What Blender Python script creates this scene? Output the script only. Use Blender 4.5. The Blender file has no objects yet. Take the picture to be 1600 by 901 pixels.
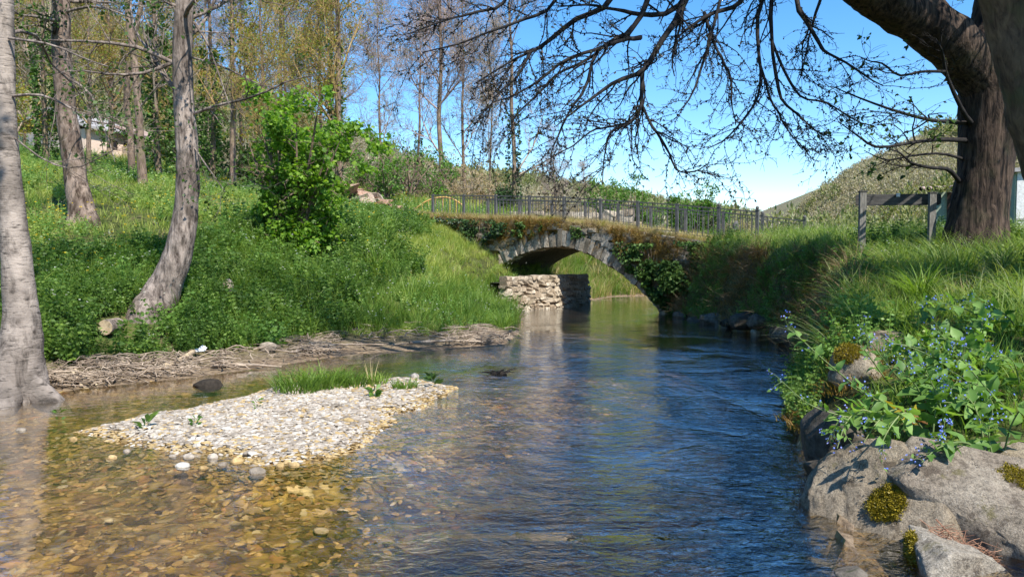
import bpy, math, random
import numpy as np
from mathutils import Vector, Matrix, Euler

# ------------------------------------------------------------------ camera, world, sun, exposure
S = bpy.context.scene
COL = S.collection
RNG = np.random.default_rng(7)
random.seed(7)
F, CH = 1186.0, 1.8
PITCH = math.atan((450.5 - 395.0) / F)
cam = bpy.data.cameras.new('camera')
cam.sensor_width = 36.0
cam.lens = 36.0 * F / 1600.0
cam.clip_start = 0.05
cam.clip_end = 3000.0
camo = bpy.data.objects.new('camera', cam)
COL.objects.link(camo)
camo.location = (0, 0, CH)
camo.rotation_euler = (math.pi / 2 - PITCH, 0, 0)
S.camera = camo

SUN_EL = math.radians(50)
SUN_AZ = math.atan2(0.54, -0.84)            # measured from +Y towards +X
TOSUN = Vector((math.sin(SUN_AZ) * math.cos(SUN_EL), math.cos(SUN_AZ) * math.cos(SUN_EL), math.sin(SUN_EL)))
W = bpy.data.worlds.new('World')
S.world = W
W.use_nodes = True
nt = W.node_tree
sky = nt.nodes.new('ShaderNodeTexSky')
sky.sky_type = 'NISHITA'
sky.sun_disc = False
sky.sun_elevation = SUN_EL
sky.sun_rotation = SUN_AZ
sky.altitude = 900
sky.air_density = 1.0
sky.dust_density = 0.25
sky.ozone_density = 2.2
hs = nt.nodes.new('ShaderNodeHueSaturation')
hs.inputs['Saturation'].default_value = 1.32
nt.links.new(sky.outputs[0], hs.inputs['Color'])
nt.links.new(hs.outputs[0], nt.nodes['Background'].inputs[0])
nt.nodes['Background'].inputs[1].default_value = 0.15
sl = bpy.data.lights.new('sun', 'SUN')
sl.energy = 5.0
sl.angle = math.radians(0.53)
sl.color = (1.0, 0.95, 0.87)
so = bpy.data.objects.new('sun', sl)
COL.objects.link(so)
so.rotation_euler = TOSUN.to_track_quat('Z', 'Y').to_euler()
S.view_settings.view_transform = 'Standard'
S.view_settings.look = 'None'
S.view_settings.gamma = 1.0
S.view_settings.exposure = 0.78
S.view_settings.use_curve_mapping = False
S.cycles.max_bounces = 8
S.cycles.transparent_max_bounces = 16
S.cycles.diffuse_bounces = 3
S.cycles.glossy_bounces = 3
S.cycles.caustics_reflective = False
S.cycles.caustics_refractive = False

# ------------------------------------------------------------------ helpers: pixels of the photograph -> points in the place
_ct, _st = math.cos(PITCH), math.sin(PITCH)
def ray(px, py):
    a, b = px - 800.0, 450.5 - py
    return np.array([a, F * _ct + b * _st, -F * _st + b * _ct])
def at(px, py, Y):
    d = ray(px, py); s = Y / d[1]
    return np.array([d[0] * s, Y, CH + d[2] * s])
def gr(px, py, z=0.0):
    d = ray(px, py); s = (z - CH) / d[2]
    return np.array([d[0] * s, d[1] * s, z])
def nrm(v):
    return v / np.maximum(np.linalg.norm(v, axis=-1, keepdims=True), 1e-9)
def sstep(x):
    x = np.clip(x, 0, 1); return x * x * (3 - 2 * x)

_h = np.random.default_rng(3).random((64, 64, 64))
def vnoise(p):
    p = np.asarray(p, float); i = np.floor(p).astype(int); f = p - i; f = f * f * (3 - 2 * f)
    r = 0
    for dx in (0, 1):
        for dy in (0, 1):
            for dz in (0, 1):
                w = (f[..., 0] if dx else 1 - f[..., 0]) * (f[..., 1] if dy else 1 - f[..., 1]) * (f[..., 2] if dz else 1 - f[..., 2])
                r = r + w * _h[(i[..., 0] + dx) & 63, (i[..., 1] + dy) & 63, (i[..., 2] + dz) & 63]
    return r * 2 - 1
def fbm(p, o=4, g=0.5):
    p = np.asarray(p, float); r = 0; a = 1; n = 0
    for k in range(o):
        r = r + a * vnoise(p + k * 17.3); n += a; a *= g; p = p * 2.03
    return r / n

# ------------------------------------------------------------------ helpers: meshes and objects
class MB:
    def __init__(s): s.V = []; s.Fs = []; s.A = []; s.n = 0
    def add(s, V, F, rnd=None):
        V = np.asarray(V, float).reshape(-1, 3)
        s.V.append(V)
        for f in (F if isinstance(F, list) else [F]):
            s.Fs.append(np.asarray(f, int) + s.n)
        s.A.append(np.full(len(V), RNG.random()) if rnd is None else np.broadcast_to(np.asarray(rnd, float), (len(V),)))
        s.n += len(V)
        return s
    def mesh(s, name, mat, smooth=True):
        V = np.concatenate(s.V); me = bpy.data.meshes.new(name)
        me.vertices.add(len(V)); me.vertices.foreach_set('co', V.astype(np.float32).ravel())
        li = np.concatenate([f.ravel() for f in s.Fs]); lt = np.concatenate([np.full(len(f), f.shape[1]) for f in s.Fs])
        me.loops.add(len(li)); me.loops.foreach_set('vertex_index', li.astype(np.int32))
        me.polygons.add(len(lt)); st = np.concatenate([[0], np.cumsum(lt)[:-1]])
        me.polygons.foreach_set('loop_start', st.astype(np.int32))
        me.update(calc_edges=True); me.validate()
        me.polygons.foreach_set('use_smooth', np.full(len(me.polygons), bool(smooth)))
        if len(me.vertices) == len(V):
            at_ = me.attributes.new('rnd', 'FLOAT', 'POINT'); at_.data.foreach_set('value', np.concatenate(s.A).astype(np.float32))
        if mat: me.materials.append(mat)
        return me
    def obj(s, name, mat, parent=None, smooth=True, loc=None):
        return link(name, s.mesh(name, mat, smooth), parent, loc)

def link(name, me, parent=None, loc=None):
    o = bpy.data.objects.new(name, me); COL.objects.link(o)
    if parent is not None: o.parent = parent
    if loc is not None: o.location = loc
    return o
def tag(o, label=None, cat=None, group=None, kind=None):
    for k, v in (('label', label), ('category', cat), ('group', group), ('kind', kind)):
        if v: o[k] = v
    return o
def thing(name, label, cat, loc=(0, 0, 0), group=None, rz=0):
    o = link(name, None, None, tuple(float(c) for c in loc)); o.rotation_euler = (0, 0, rz)
    return tag(o, label, cat, group)
def rel(V, loc): return np.asarray(V, float) - np.asarray(loc, float)

def tubes(P, R, m=5):
    P = np.asarray(P, float); R = np.asarray(R, float)
    if P.ndim == 2: P = P[None]; R = R[None]
    N, k = P.shape[:2]
    T = nrm(np.gradient(P, axis=1))
    mt = T.mean(axis=1)
    a = np.where(np.abs(mt[:, 2:3]) < 0.8, np.array([[0, 0, 1.0]]), np.array([[1.0, 0, 0]]))[:, None, :]
    U = nrm(np.cross(T, np.broadcast_to(a, T.shape))); Wv = np.cross(T, U)
    th = np.arange(m) * 2 * math.pi / m
    V = P[:, :, None] + R[:, :, None, None] * (np.cos(th)[None, None, :, None] * U[:, :, None] + np.sin(th)[None, None, :, None] * Wv[:, :, None])
    idx = np.arange(N * k * m).reshape(N, k, m)
    q = np.stack([idx[:, :-1], np.roll(idx, -1, 2)[:, :-1], np.roll(idx, -1, 2)[:, 1:], idx[:, 1:]], -1).reshape(-1, 4)
    return V.reshape(-1, 3), q, np.repeat(RNG.random(N), k * m)
def catmull(P, k):
    P = np.asarray(P, float); n = len(P)
    Q = np.vstack([2 * P[0] - P[1], P, 2 * P[-1] - P[-2]])
    t = np.linspace(0, n - 1 - 1e-6, k); i = t.astype(int); f = (t - i)[:, None]
    a, b, c, d = Q[i], Q[i + 1], Q[i + 2], Q[i + 3]
    return 0.5 * (2 * b + (c - a) * f + (2 * a - 5 * b + 4 * c - d) * f * f + (3 * b - a - 3 * c + d) * f ** 3)
def limb(pts, rad, k=24, m=16, rough=0.06, freq=5.0, ridges=0.0):
    """one knobbly tapered limb along control points -> V, F, rnd; closed at the tip"""
    P = catmull(np.column_stack([np.asarray(pts, float), np.asarray(rad, float)]), k)
    V, q, r = tubes(P[:, :3], P[:, 3], m)
    C = np.repeat(P[:, :3], m, 0); Rr = np.repeat(P[:, 3], m)[:, None]
    d = rough * fbm(V * freq, 4) + (ridges * np.abs(np.sin(np.tile(np.arange(m), k) * 2.4 + V[:, 2] * 1.2 + 3 * vnoise(V * 2))) if ridges else 0)
    V = C + (V - C) * (1 + d)[:, None]
    n = len(V); V = np.vstack([V, P[-1:, :3]])
    tri = np.array([[n - m + i, n - m + (i + 1) % m, n] for i in range(m)])
    return V, [q, tri], np.append(r, r[-1])
def spawn(P, R, n, t0, t1, ang, L0, L1, droop=0.0, wig=0.25, k=5, rf=0.55, rmin=0.003, taper=0.35, up=0.0, rng=RNG):
    """n children on each of the parent polylines: returns (N*n,k,3),(N*n,k)"""
    N, kp = P.shape[:2]
    par = np.repeat(np.arange(N), n); M = len(par)
    t = (t0 + (t1 - t0) * rng.random(M)) * (kp - 1); i = np.minimum(t.astype(int), kp - 2); f = (t - i)[:, None]
    base = P[par, i] * (1 - f) + P[par, i + 1] * f
    rb = R[par, i] * (1 - f[:, 0]) + R[par, i + 1] * f[:, 0]
    T = nrm(P[par, i + 1] - P[par, i])
    q = rng.normal(size=(M, 3)); q[:, 2] += up; q = nrm(q - (q * T).sum(1, keepdims=True) * T)
    a = (ang * (0.7 + 0.6 * rng.random(M)))[:, None]
    d = nrm(T * np.cos(a) + q * np.sin(a))
    L = (L0 + (L1 - L0) * rng.random(M))
    pts = [base]
    for s in range(1, k):
        d = nrm(d + wig * rng.normal(size=(M, 3)) * 0.6 + np.array([0, 0, -droop]))
        pts.append(pts[-1] + d * (L / (k - 1))[:, None])
    C = np.stack(pts, 1)
    r0 = np.maximum(rb * rf, rmin)
    return C, r0[:, None] * np.linspace(1, taper, k)[None]
def leafq(P, D, S, w=0.55, rng=RNG, flat=0.0, fold=0.15):
    """diamond leaves: base points, directions, sizes -> V (n*4), quads"""
    n = len(P); D = nrm(D)
    q = rng.normal(size=(n, 3)); q[:, 2] *= (1 - flat)
    side = nrm(np.cross(D, q)); up = np.cross(side, D)
    if flat: 
        up = np.where(up[:, 2:3] < 0, -up, up)
    S = np.asarray(S, float)[:, None]
    V = np.stack([P, P + D * S * 0.45 + side * S * w / 2 + up * S * fold, P + D * S, P + D * S * 0.45 - side * S * w / 2 + up * S * fold], 1)
    return V.reshape(-1, 3), np.arange(n * 4).reshape(n, 4), np.repeat(rng.random(n), 4)
def along(P, n, t0=0.1, t1=1.0, rng=RNG):
    N, k = P.shape[:2]; par = np.repeat(np.arange(N), n); M = len(par)
    t = (t0 + (t1 - t0) * rng.random(M)) * (k - 1); i = np.minimum(t.astype(int), k - 2); f = (t - i)[:, None]
    return P[par, i] * (1 - f) + P[par, i + 1] * f, nrm(P[par, i + 1] - P[par, i])
def blades(n, rad, h0, h1, w, bend=0.5, k=5, rng=RNG, lean=(0, 0), spread=0.35):
    a = rng.random(n) * 2 * math.pi; rr = rad * np.sqrt(rng.random(n))
    b = np.column_stack([rr * np.cos(a), rr * np.sin(a), np.zeros(n)])
    h = h0 + (h1 - h0) * rng.random(n); az = a + rng.normal(size=n) * 0.9
    hd = np.column_stack([np.cos(az), np.sin(az), np.zeros(n)]) + np.array([lean[0], lean[1], 0])
    t = np.linspace(0, 1, k)
    bd = (bend * (0.4 + rng.random(n)))[:, None]; sp = (spread * rng.random(n))[:, None]
    out = h[:, None] * (sp * t + bd * t ** 2.2); z = h[:, None] * (t - 0.42 * bd * t ** 2.6)
    C = b[:, None] + out[..., None] * hd[:, None] + np.stack([0 * z, 0 * z, z], -1)
    sd = np.column_stack([-np.sin(az), np.cos(az), np.zeros(n)]) 
    sd = nrm(sd + 0.5 * rng.normal(size=(n, 3)) * [1, 1, 0])
    ww = (w * (0.6 + 0.8 * rng.random(n)))[:, None] * (1 - t ** 1.6 * 0.95)[None] / 2
    V = np.stack([C - sd[:, None] * ww[..., None], C + sd[:, None] * ww[..., None]], 2)
    idx = np.arange(n * k * 2).reshape(n, k, 2)
    q = np.stack([idx[:, :-1, 0], idx[:, :-1, 1], idx[:, 1:, 1], idx[:, 1:, 0]], -1).reshape(-1, 4)
    return V.reshape(-1, 3), q, np.repeat(rng.random(n), k * 2)
def boxV(c, s, R=None):
    v = np.array([[x, y, z] for x in (-.5, .5) for y in (-.5, .5) for z in (-.5, .5)]) * np.asarray(s, float)
    if R is not None: v = v @ np.asarray(R).T
    return v + np.asarray(c, float), np.array([[0, 1, 3, 2], [4, 6, 7, 5], [0, 4, 5, 1], [2, 3, 7, 6], [0, 2, 6, 4], [1, 5, 7, 3]])
def ico(sub):
    me = bpy.data.meshes.new('tmp'); import bmesh
    bm = bmesh.new(); bmesh.ops.create_icosphere(bm, subdivisions=sub, radius=1); bm.to_mesh(me); bm.free()
    V = np.array([v.co[:] for v in me.vertices]); Fc = np.array([p.vertices[:] for p in me.polygons]); bpy.data.meshes.remove(me)
    return V, Fc
ICO = {s: ico(s) for s in (1, 2, 3, 4, 5, 6)}
def rock(size, sub=3, amp=0.25, freq=1.2, planes=6, seed=0, flat=0.0, fine=0.03):
    rg = np.random.default_rng(seed); V, Fc = ICO[sub]; V = V.copy()
    o = rg.random(3) * 40
    V = V * (1 + amp * fbm(V * freq + o, 3))[:, None]
    for _ in range(planes):
        n = nrm(rg.normal(size=3)); h = 0.6 + 0.3 * rg.random(); d = V @ n - h
        V = V - np.maximum(d, 0)[:, None] * n * 0.92
    V = V * (1 + fine * fbm(V * 6 + o, 4))[:, None]
    return V * np.asarray(size, float), Fc
def rotz(a): c, s = math.cos(a), math.sin(a); return np.array([[c, -s, 0], [s, c, 0], [0, 0, 1.0]])
def eul(x, y, z): return np.array(Euler((x, y, z)).to_matrix())

# ------------------------------------------------------------------ materials
class N:
    def __init__(s, name):
        s.m = bpy.data.materials.new(name); s.m.use_nodes = True; s.t = s.m.node_tree
        s.t.nodes.clear(); s.out = s.n('OutputMaterial'); s.geo = s.n('NewGeometry')
    def n(s, typ, **kw):
        nd = s.t.nodes.new('ShaderNode' + typ)
        for k, v in kw.items(): setattr(nd, k, v)
        return nd
    def set(s, sock, v):
        if isinstance(v, bpy.types.NodeSocket): s.t.links.new(v, sock)
        else:
            if isinstance(v, tuple) and len(v) == 3 and sock.type == 'RGBA': v = v + (1,)
            sock.default_value = v
    def pos(s, scale=(1, 1, 1), rot=(0, 0, 0), co=None):
        mp = s.n('Mapping'); s.t.links.new(co or s.geo.outputs['Position'], mp.inputs[0])
        mp.inputs['Scale'].default_value = scale; mp.inputs['Rotation'].default_value = rot
        return mp.outputs[0]
    def noise(s, scale, detail=4, rough=0.55, co=None, dist=0.0, out='Fac'):
        nd = s.n('TexNoise'); nd.inputs['Scale'].default_value = scale; nd.inputs['Detail'].default_value = detail
        nd.inputs['Roughness'].default_value = rough; nd.inputs['Distortion'].default_value = dist
        s.t.links.new(co or s.geo.outputs['Position'], nd.inputs['Vector']); return nd.outputs[out]
    def vor(s, scale, co=None, feature='F1', out='Distance', rand=1.0):
        nd = s.n('TexVoronoi', feature=feature); nd.inputs['Scale'].default_value = scale; nd.inputs['Randomness'].default_value = rand
        s.t.links.new(co or s.geo.outputs['Position'], nd.inputs['Vector']); return nd.outputs[out]
    def ramp(s, v, stops, interp='LINEAR'):
        r = s.n('ValToRGB'); r.color_ramp.interpolation = interp; e = r.color_ramp.elements
        while len(e) < len(stops): e.new(0.5)
        for x, (p, c) in zip(e, stops):
            x.position = p; x.color = (c, c, c, 1) if not isinstance(c, tuple) else c + (1,)
        s.set(r.inputs[0], v); return r.outputs[0]
    def math(s, op, a, b=0.5, clamp=False):
        nd = s.n('Math', operation=op, use_clamp=clamp); s.set(nd.inputs[0], a); s.set(nd.inputs[1], b); return nd.outputs[0]
    def mix(s, f, a, b, blend='MIX'):
        nd = s.n('MixRGB', blend_type=blend); s.set(nd.inputs[0], f); s.set(nd.inputs[1], a); s.set(nd.inputs[2], b); return nd.outputs[0]
    def bump(s, h, strength=0.5, dist=0.02, normal=None):
        nd = s.n('Bump'); s.set(nd.inputs['Height'], h); nd.inputs['Strength'].default_value = strength; nd.inputs['Distance'].default_value = dist
        if normal is not None: s.set(nd.inputs['Normal'], normal)
        return nd.outputs[0]
    def bsdf(s, col, rough=0.8, normal=None, spec=0.3, metal=0.0):
        b = s.n('BsdfPrincipled'); s.set(b.inputs['Base Color'], col); s.set(b.inputs['Roughness'], rough)
        b.inputs['Specular IOR Level'].default_value = spec; b.inputs['Metallic'].default_value = metal
        if normal is not None: s.set(b.inputs['Normal'], normal)
        return b.outputs[0]
    def mixs(s, f, a, b):
        nd = s.n('MixShader'); s.set(nd.inputs[0], f); s.set(nd.inputs[1], a); s.set(nd.inputs[2], b); return nd.outputs[0]
    def done(s, sh): s.t.links.new(sh, s.out.inputs[0]); return s.m
    def rnd(s):
        a = s.n('Attribute', attribute_name='rnd'); return a.outputs['Fac']
    def orand(s): return s.n('ObjectInfo').outputs['Random']

def m_noise(name, stops, scale=3.0, bump=0.4, bd=0.02, rough=0.85, fine=30.0, stretch=(1, 1, 1), spec=0.25, rot=(0, 0, 0), orand=0.0):
    a = N(name); co = a.pos(stretch, rot)
    v = a.noise(scale, 6, 0.6, co)
    if orand: v = a.math('ADD', v, a.math('MULTIPLY', a.math('SUBTRACT', a.orand(), 0.5), orand))
    f = a.noise(fine, 5, 0.65, co)
    c = a.ramp(v, stops); c = a.mix(a.ramp(f, [(0.3, 0.35), (0.55, 0.0)]), c, (0.02, 0.018, 0.014), 'MULTIPLY') if False else a.mix(0.5, c, a.mix(1.0, c, a.ramp(f, [(0.3, 0.45), (0.65, 1.25)]), 'MULTIPLY'))
    return a.done(a.bsdf(c, rough, a.bump(a.math('ADD', v, a.math('MULTIPLY', f, 0.5)), bump, bd), spec))
def m_leaf(name, cols, tr=0.35, tcol=None, rough=0.5, inst=False, spec=0.35, big=0.35):
    a = N(name); v = a.rnd()
    if inst: v = a.math('ADD', a.math('MULTIPLY', v, 0.55), a.math('MULTIPLY', a.orand(), 0.45))
    v = a.math('ADD', v, a.math('MULTIPLY', a.math('SUBTRACT', a.noise(0.9, 3), 0.5), big * 2))
    st = [(i / max(1, len(cols) - 1), c) for i, c in enumerate(cols)]
    c = a.ramp(v, st)
    t = a.n('BsdfTranslucent'); a.set(t.inputs[0], a.mix(1.0, c, tcol or (1.5, 1.55, 0.6), 'MULTIPLY'))
    return a.done(a.mixs(tr, a.bsdf(c, rough, None, spec), t.outputs[0]))

def m_bark(name, light, dark, moss=None, hs=(1, 1, 1), scale=6, bd=0.03, contrast=(0.35, 0.62), lent=0.0, mossamt=0.6):
    a = N(name); co = a.pos(hs); wob = a.noise(2.0, 3)
    v = a.noise(scale, 7, 0.65, co, 0.4)
    big = a.noise(1.6, 4, 0.6)
    c = a.ramp(v, [(contrast[0], dark), (contrast[1], light)])
    c = a.mix(a.ramp(big, [(0.42, 0.0), (0.62, 0.55)]), c, dark)
    h = v
    if lent:
        l = a.noise(5.0, 5, 0.65, a.pos((1.2, 1.2, 6.0)))
        c = a.mix(a.ramp(l, [(0.56, 0.0), (0.66, lent)]), c, (0.035, 0.03, 0.026)); h = a.math('ADD', v, a.math('MULTIPLY', l, -0.6))
    if moss:
        mm = a.noise(2.2, 5, 0.6); c = a.mix(a.ramp(mm, [(0.52, 0.0), (0.66, mossamt)]), c, moss)
    return a.done(a.bsdf(c, 0.9, a.bump(h, 0.9, bd), 0.2))

M = {}
M['bark_pale'] = m_bark('pale_bark', (0.35, 0.295, 0.25), (0.055, 0.044, 0.036), (0.05, 0.042, 0.034), (1, 1, 0.6), 5, 0.03, (0.34, 0.50), lent=0.9)
M['bark_grey'] = m_bark('grey_bark', (0.36, 0.295, 0.25), (0.06, 0.046, 0.038), (0.05, 0.04, 0.03), (1.0, 1.0, 0.22), 15, 0.05, (0.36, 0.58), mossamt=.75)
M['bark_brown'] = m_bark('brown_bark', (0.30, 0.215, 0.16), (0.085, 0.06, 0.045), (0.10, 0.10, 0.03), (1, 1, 0.25), 14, 0.04)
M['bark_rough'] = m_bark('rough_bark', (0.33, 0.25, 0.20), (0.05, 0.033, 0.024), (0.07, 0.055, 0.03), (1, 1, 0.3), 10, 0.06, (0.38, 0.56), mossamt=.8)
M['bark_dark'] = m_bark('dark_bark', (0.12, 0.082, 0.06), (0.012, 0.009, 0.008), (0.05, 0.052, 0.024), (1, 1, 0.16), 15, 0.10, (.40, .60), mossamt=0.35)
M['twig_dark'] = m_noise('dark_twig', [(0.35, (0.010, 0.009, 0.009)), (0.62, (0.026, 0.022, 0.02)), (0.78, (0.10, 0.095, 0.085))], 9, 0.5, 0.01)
M['twig_tan'] = m_noise('tan_twig', [(0.3, (0.22, 0.165, 0.125)), (0.7, (0.42, 0.335, 0.26))], 1.5, 0.2, 0.01)
M['twig_gold'] = m_noise('gold_twig', [(0.3, (0.20, 0.13, 0.05)), (0.7, (0.40, 0.28, 0.12))], 1.5, 0.2, 0.01)
M['twig_pink'] = m_noise('pinkish_twig', [(0.3, (0.24, 0.17, 0.15)), (0.7, (0.42, 0.33, 0.30))], 1.2, 0.2, 0.01)
M['stick'] = m_noise('dead_stick', [(0.3, (0.12, 0.085, 0.06)), (0.7, (0.50, 0.40, 0.30))], 5, 0.3, 0.01)
M['log_pale'] = m_noise('pale_driftwood', [(0.3, (0.30, 0.22, 0.13)), (0.7, (0.56, 0.45, 0.31))], 6, 0.3, 0.01, stretch=(1, 3, 1))
M['leaf_alder'] = m_leaf('alder_leaf', [(0.02, 0.045, 0.012), (0.045, 0.095, 0.02), (0.10, 0.18, 0.03)], 0.4)
M['leaf_maple'] = m_leaf('maple_leaf', [(0.06, 0.13, 0.016), (0.14, 0.27, 0.028), (0.27, 0.42, 0.06)], 0.5, spec=0.4)
M['leaf_young'] = m_leaf('young_leaf', [(0.05, 0.12, 0.02), (0.10, 0.21, 0.03), (0.17, 0.30, 0.05)], 0.4)
M['leaf_bud'] = m_leaf('bud', [(0.035, 0.022, 0.018), (0.06, 0.05, 0.025), (0.05, 0.075, 0.025)], 0.3)
M['leaf_gold'] = m_leaf('golden_bud', [(0.22, 0.12, 0.02), (0.35, 0.24, 0.04), (0.25, 0.27, 0.05)], 0.35)
M['leaf_tan'] = m_leaf('tan_bud', [(.34, .25, .20), (.42, .33, .22), (.36, .34, .14)], .35)
M['leaf_spring'] = m_leaf('spring_bud', [(.30, .19, .03), (.36, .28, .05), (.24, .30, .05), (.16, .24, .04)], .4)
M['leaf_ivy'] = m_leaf('ivy_leaf', [(0.012, 0.03, 0.010), (0.026, 0.06, 0.016), (0.05, 0.105, 0.025)], 0.12, spec=0.3, rough=0.55)
M['leaf_ivy_light'] = m_leaf('ivy_light_leaf', [(0.025, 0.06, 0.014), (0.065, 0.13, 0.028), (0.13, 0.22, 0.05)], 0.25, spec=0.3, rough=0.55)
M['nettle'] = m_leaf('nettle_leaf', [(0.035, 0.08, 0.015), (0.095, 0.18, 0.03), (0.22, 0.33, 0.06)], 0.42, inst=True)
M['nettle_light'] = m_leaf('light_herb_leaf', [(0.07, 0.15, 0.03), (0.13, 0.25, 0.045), (0.22, 0.34, 0.08)], 0.35, inst=True)
M['meadow_leaf'] = m_leaf('meadow_leaf', [(0.13, 0.21, 0.04), (0.23, 0.33, 0.06), (0.36, 0.42, 0.13)], 0.4, inst=True)
M['grass'] = m_leaf('grass_blade', [(0.06, 0.12, 0.018), (0.15, 0.25, 0.036), (0.31, 0.40, 0.09)], 0.45, inst=True)
M['meadow'] = m_leaf('meadow_blade', [(0.18, 0.245, 0.045), (0.34, 0.40, 0.085), (0.54, 0.53, 0.19)], 0.48, inst=True)
M['grass_dry'] = m_leaf('dry_blade', [(0.26, 0.22, 0.08), (0.48, 0.37, 0.19), (0.62, 0.50, 0.30)], 0.3, inst=True)
M['grass_lush'] = m_leaf('lush_blade', [(0.09, 0.155, 0.028), (0.20, 0.29, 0.055), (0.42, 0.46, 0.19)], 0.45, inst=True)
M['frond'] = m_leaf('seed_grass_blade', [(0.10, 0.17, 0.045), (0.21, 0.29, 0.09), (0.42, 0.43, 0.23)], 0.35)
M['moss_tuft'] = m_leaf('moss_blade', [(0.14, 0.075, 0.018), (0.28, 0.165, 0.035), (0.20, 0.20, 0.05)], 0.25, inst=True)
M['root'] = m_leaf('dry_root', [(0.08, 0.05, 0.025), (0.20, 0.13, 0.06), (0.36, 0.27, 0.13)], 0.2, inst=True)
M['flower_yellow'] = m_leaf('yellow_petal', [(0.75, 0.5, 0.02), (0.85, 0.65, 0.04)], 0.3, (1.1, 1.1, 0.6), inst=True)
M['flower_white'] = m_leaf('white_petal', [(0.6, 0.62, 0.5), (0.78, 0.78, 0.7)], 0.3, (1, 1, 1), inst=True)
M['petal_blue'] = m_leaf('blue_petal', [(0.10, 0.19, 0.75), (0.22, 0.34, 0.85), (0.5, 0.5, 0.85)], 0.25, (1, 1, 1.1))
M['leaf_alkanet'] = m_leaf('alkanet_leaf', [(0.08, 0.165, 0.035), (0.14, 0.26, 0.055), (0.24, 0.38, 0.10)], 0.4, spec=0.3, big=0.3)
M['leaf_yellow'] = m_leaf('yellowed_leaf', [(0.45, 0.33, 0.03), (0.6, 0.5, 0.06)], 0.35, (1.2, 1.1, 0.5))
M['leaf_brown'] = m_leaf('withered_leaf', [(0.20, 0.09, 0.03), (0.42, 0.25, 0.10)], 0.25, (1.2, 1.0, 0.6))
M['stem'] = m_leaf('stem', [(0.10, 0.16, 0.05), (0.22, 0.27, 0.10)], 0.1)
M['shrub'] = m_leaf('hill_shrub_leaf', [(0.31, 0.265, 0.185), (0.40, 0.355, 0.26), (0.31, 0.325, 0.17)], 0.3, inst=True, big=0.25)
M['thicket'] = m_leaf('thicket_leaf', [(0.22, 0.16, 0.09), (0.36, 0.27, 0.15), (0.24, 0.27, 0.09)], 0.3, inst=True)
M['iron'] = m_noise('grey_iron', [(0.3, (0.06, 0.058, 0.056)), (0.7, (0.14, 0.136, 0.13))], 8, 0.1, 0.003, 0.55)
M['wood_yellow'] = m_noise('yellow_wood', [(0.3, (0.40, 0.22, 0.06)), (0.7, (0.58, 0.36, 0.13))], 6, 0.1, 0.005, 0.6)
M['sign_wood'] = m_noise('weathered_sign_wood', [(0.3, (0.034, 0.033, 0.033)), (0.7, (0.115, 0.108, 0.10))], 5, 0.3, 0.008, 0.8, stretch=(1, 1, 8))
M['post_wood'] = m_noise('weathered_post_wood', [(0.3, (0.085, 0.08, 0.07)), (0.7, (0.25, 0.235, 0.21))], 9, 0.4, 0.01, 0.85, stretch=(4, 4, 0.6))
M['white_metal'] = m_noise('white_enamel', [(0.3, (0.6, 0.6, 0.6)), (0.7, (0.75, 0.75, 0.75))], 8, 0.0, 0.001, 0.5)
M['plastic'] = m_noise('white_plastic', [(0.3, (0.72, 0.74, 0.76)), (0.7, (0.85, 0.86, 0.87))], 14, 0.3, 0.01, 0.4)

# ------------------------------------------------------------------ the river's outline and the lie of the land
LSH = [(-9, -40), (-8.5, -10), (-7.6, 3), (-7.0, 7)] + [tuple(gr(*p)[:2]) for p in ((40, 622), (130, 607), (300, 590), (430, 572), (560, 552), (700, 546), (790, 540))] + \
      [(0.22, 17.2), (0.3, 20), (0.1, 22.6), (0.2, 23.7), (0.83, 24.5), (2.5, 26.4), (3.0, 28.6), (4.2, 31.2), (7.5, 33), (14, 35), (30, 37)]
RSH = [(2.2, -40), (1.7, -10), (1.5, 0), (1.6, 3), (1.95, 4.4), (2.25, 5.3), (2.5, 6.4), (2.85, 7.6), (3.6, 9.6), (4.6, 11.8), (5.55, 14.4), (5.5, 16.6), (5.1, 19.3), (4.75, 21.8), (4.95, 22.9), (6.5, 25), (7.6, 27), (10, 29), (16, 30.5), (30, 32)]
LSH = np.array(LSH); RSH = np.array(RSH)
ISL = np.array([tuple(gr(*p, 0.03)[:2]) for p in ((118, 668), (210, 650), (300, 635), (420, 607), (540, 592), (650, 588), (712, 601), (690, 615), (645, 636), (610, 660), (578, 690), (525, 712), (430, 720), (345, 706), (265, 692), (190, 680))])
_t = np.arange(0, len(ISL), .2); ISL = np.column_stack([np.interp(_t, np.arange(len(ISL) + 1), np.append(ISL[:, k], ISL[0, k])) for k in (0, 1)]); ISL = ISL + .16 * np.column_stack([fbm(np.column_stack([ISL * 1.7, 0 * ISL[:, 0] + 3]), 3), fbm(np.column_stack([ISL * 1.7, 0 * ISL[:, 0] + 8]), 3)]) * [1.6, 1.6]
def pdist(x, y, poly, closed=False):
    p = np.stack([x, y], -1)[..., None, :]; A = poly if closed else poly[:-1]; B = np.roll(poly, -1, 0) if closed else poly[1:]
    d = B - A; t = np.clip(((p - A) * d).sum(-1) / (d * d).sum(-1), 0, 1)
    return np.sqrt((((p - A) - t[..., None] * d) ** 2).sum(-1)).min(-1)
def inside(x, y, poly):
    r = np.zeros(np.shape(x), bool); n = len(poly)
    for i in range(n):
        (x1, y1), (x2, y2) = poly[i], poly[(i + 1) % n]
        if y1 == y2: continue
        r ^= ((y1 > y) != (y2 > y)) & (x < (x2 - x1) * (y - y1) / (y2 - y1) + x1)
    return r
RIV = np.vstack([LSH, RSH[::-1]])
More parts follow.
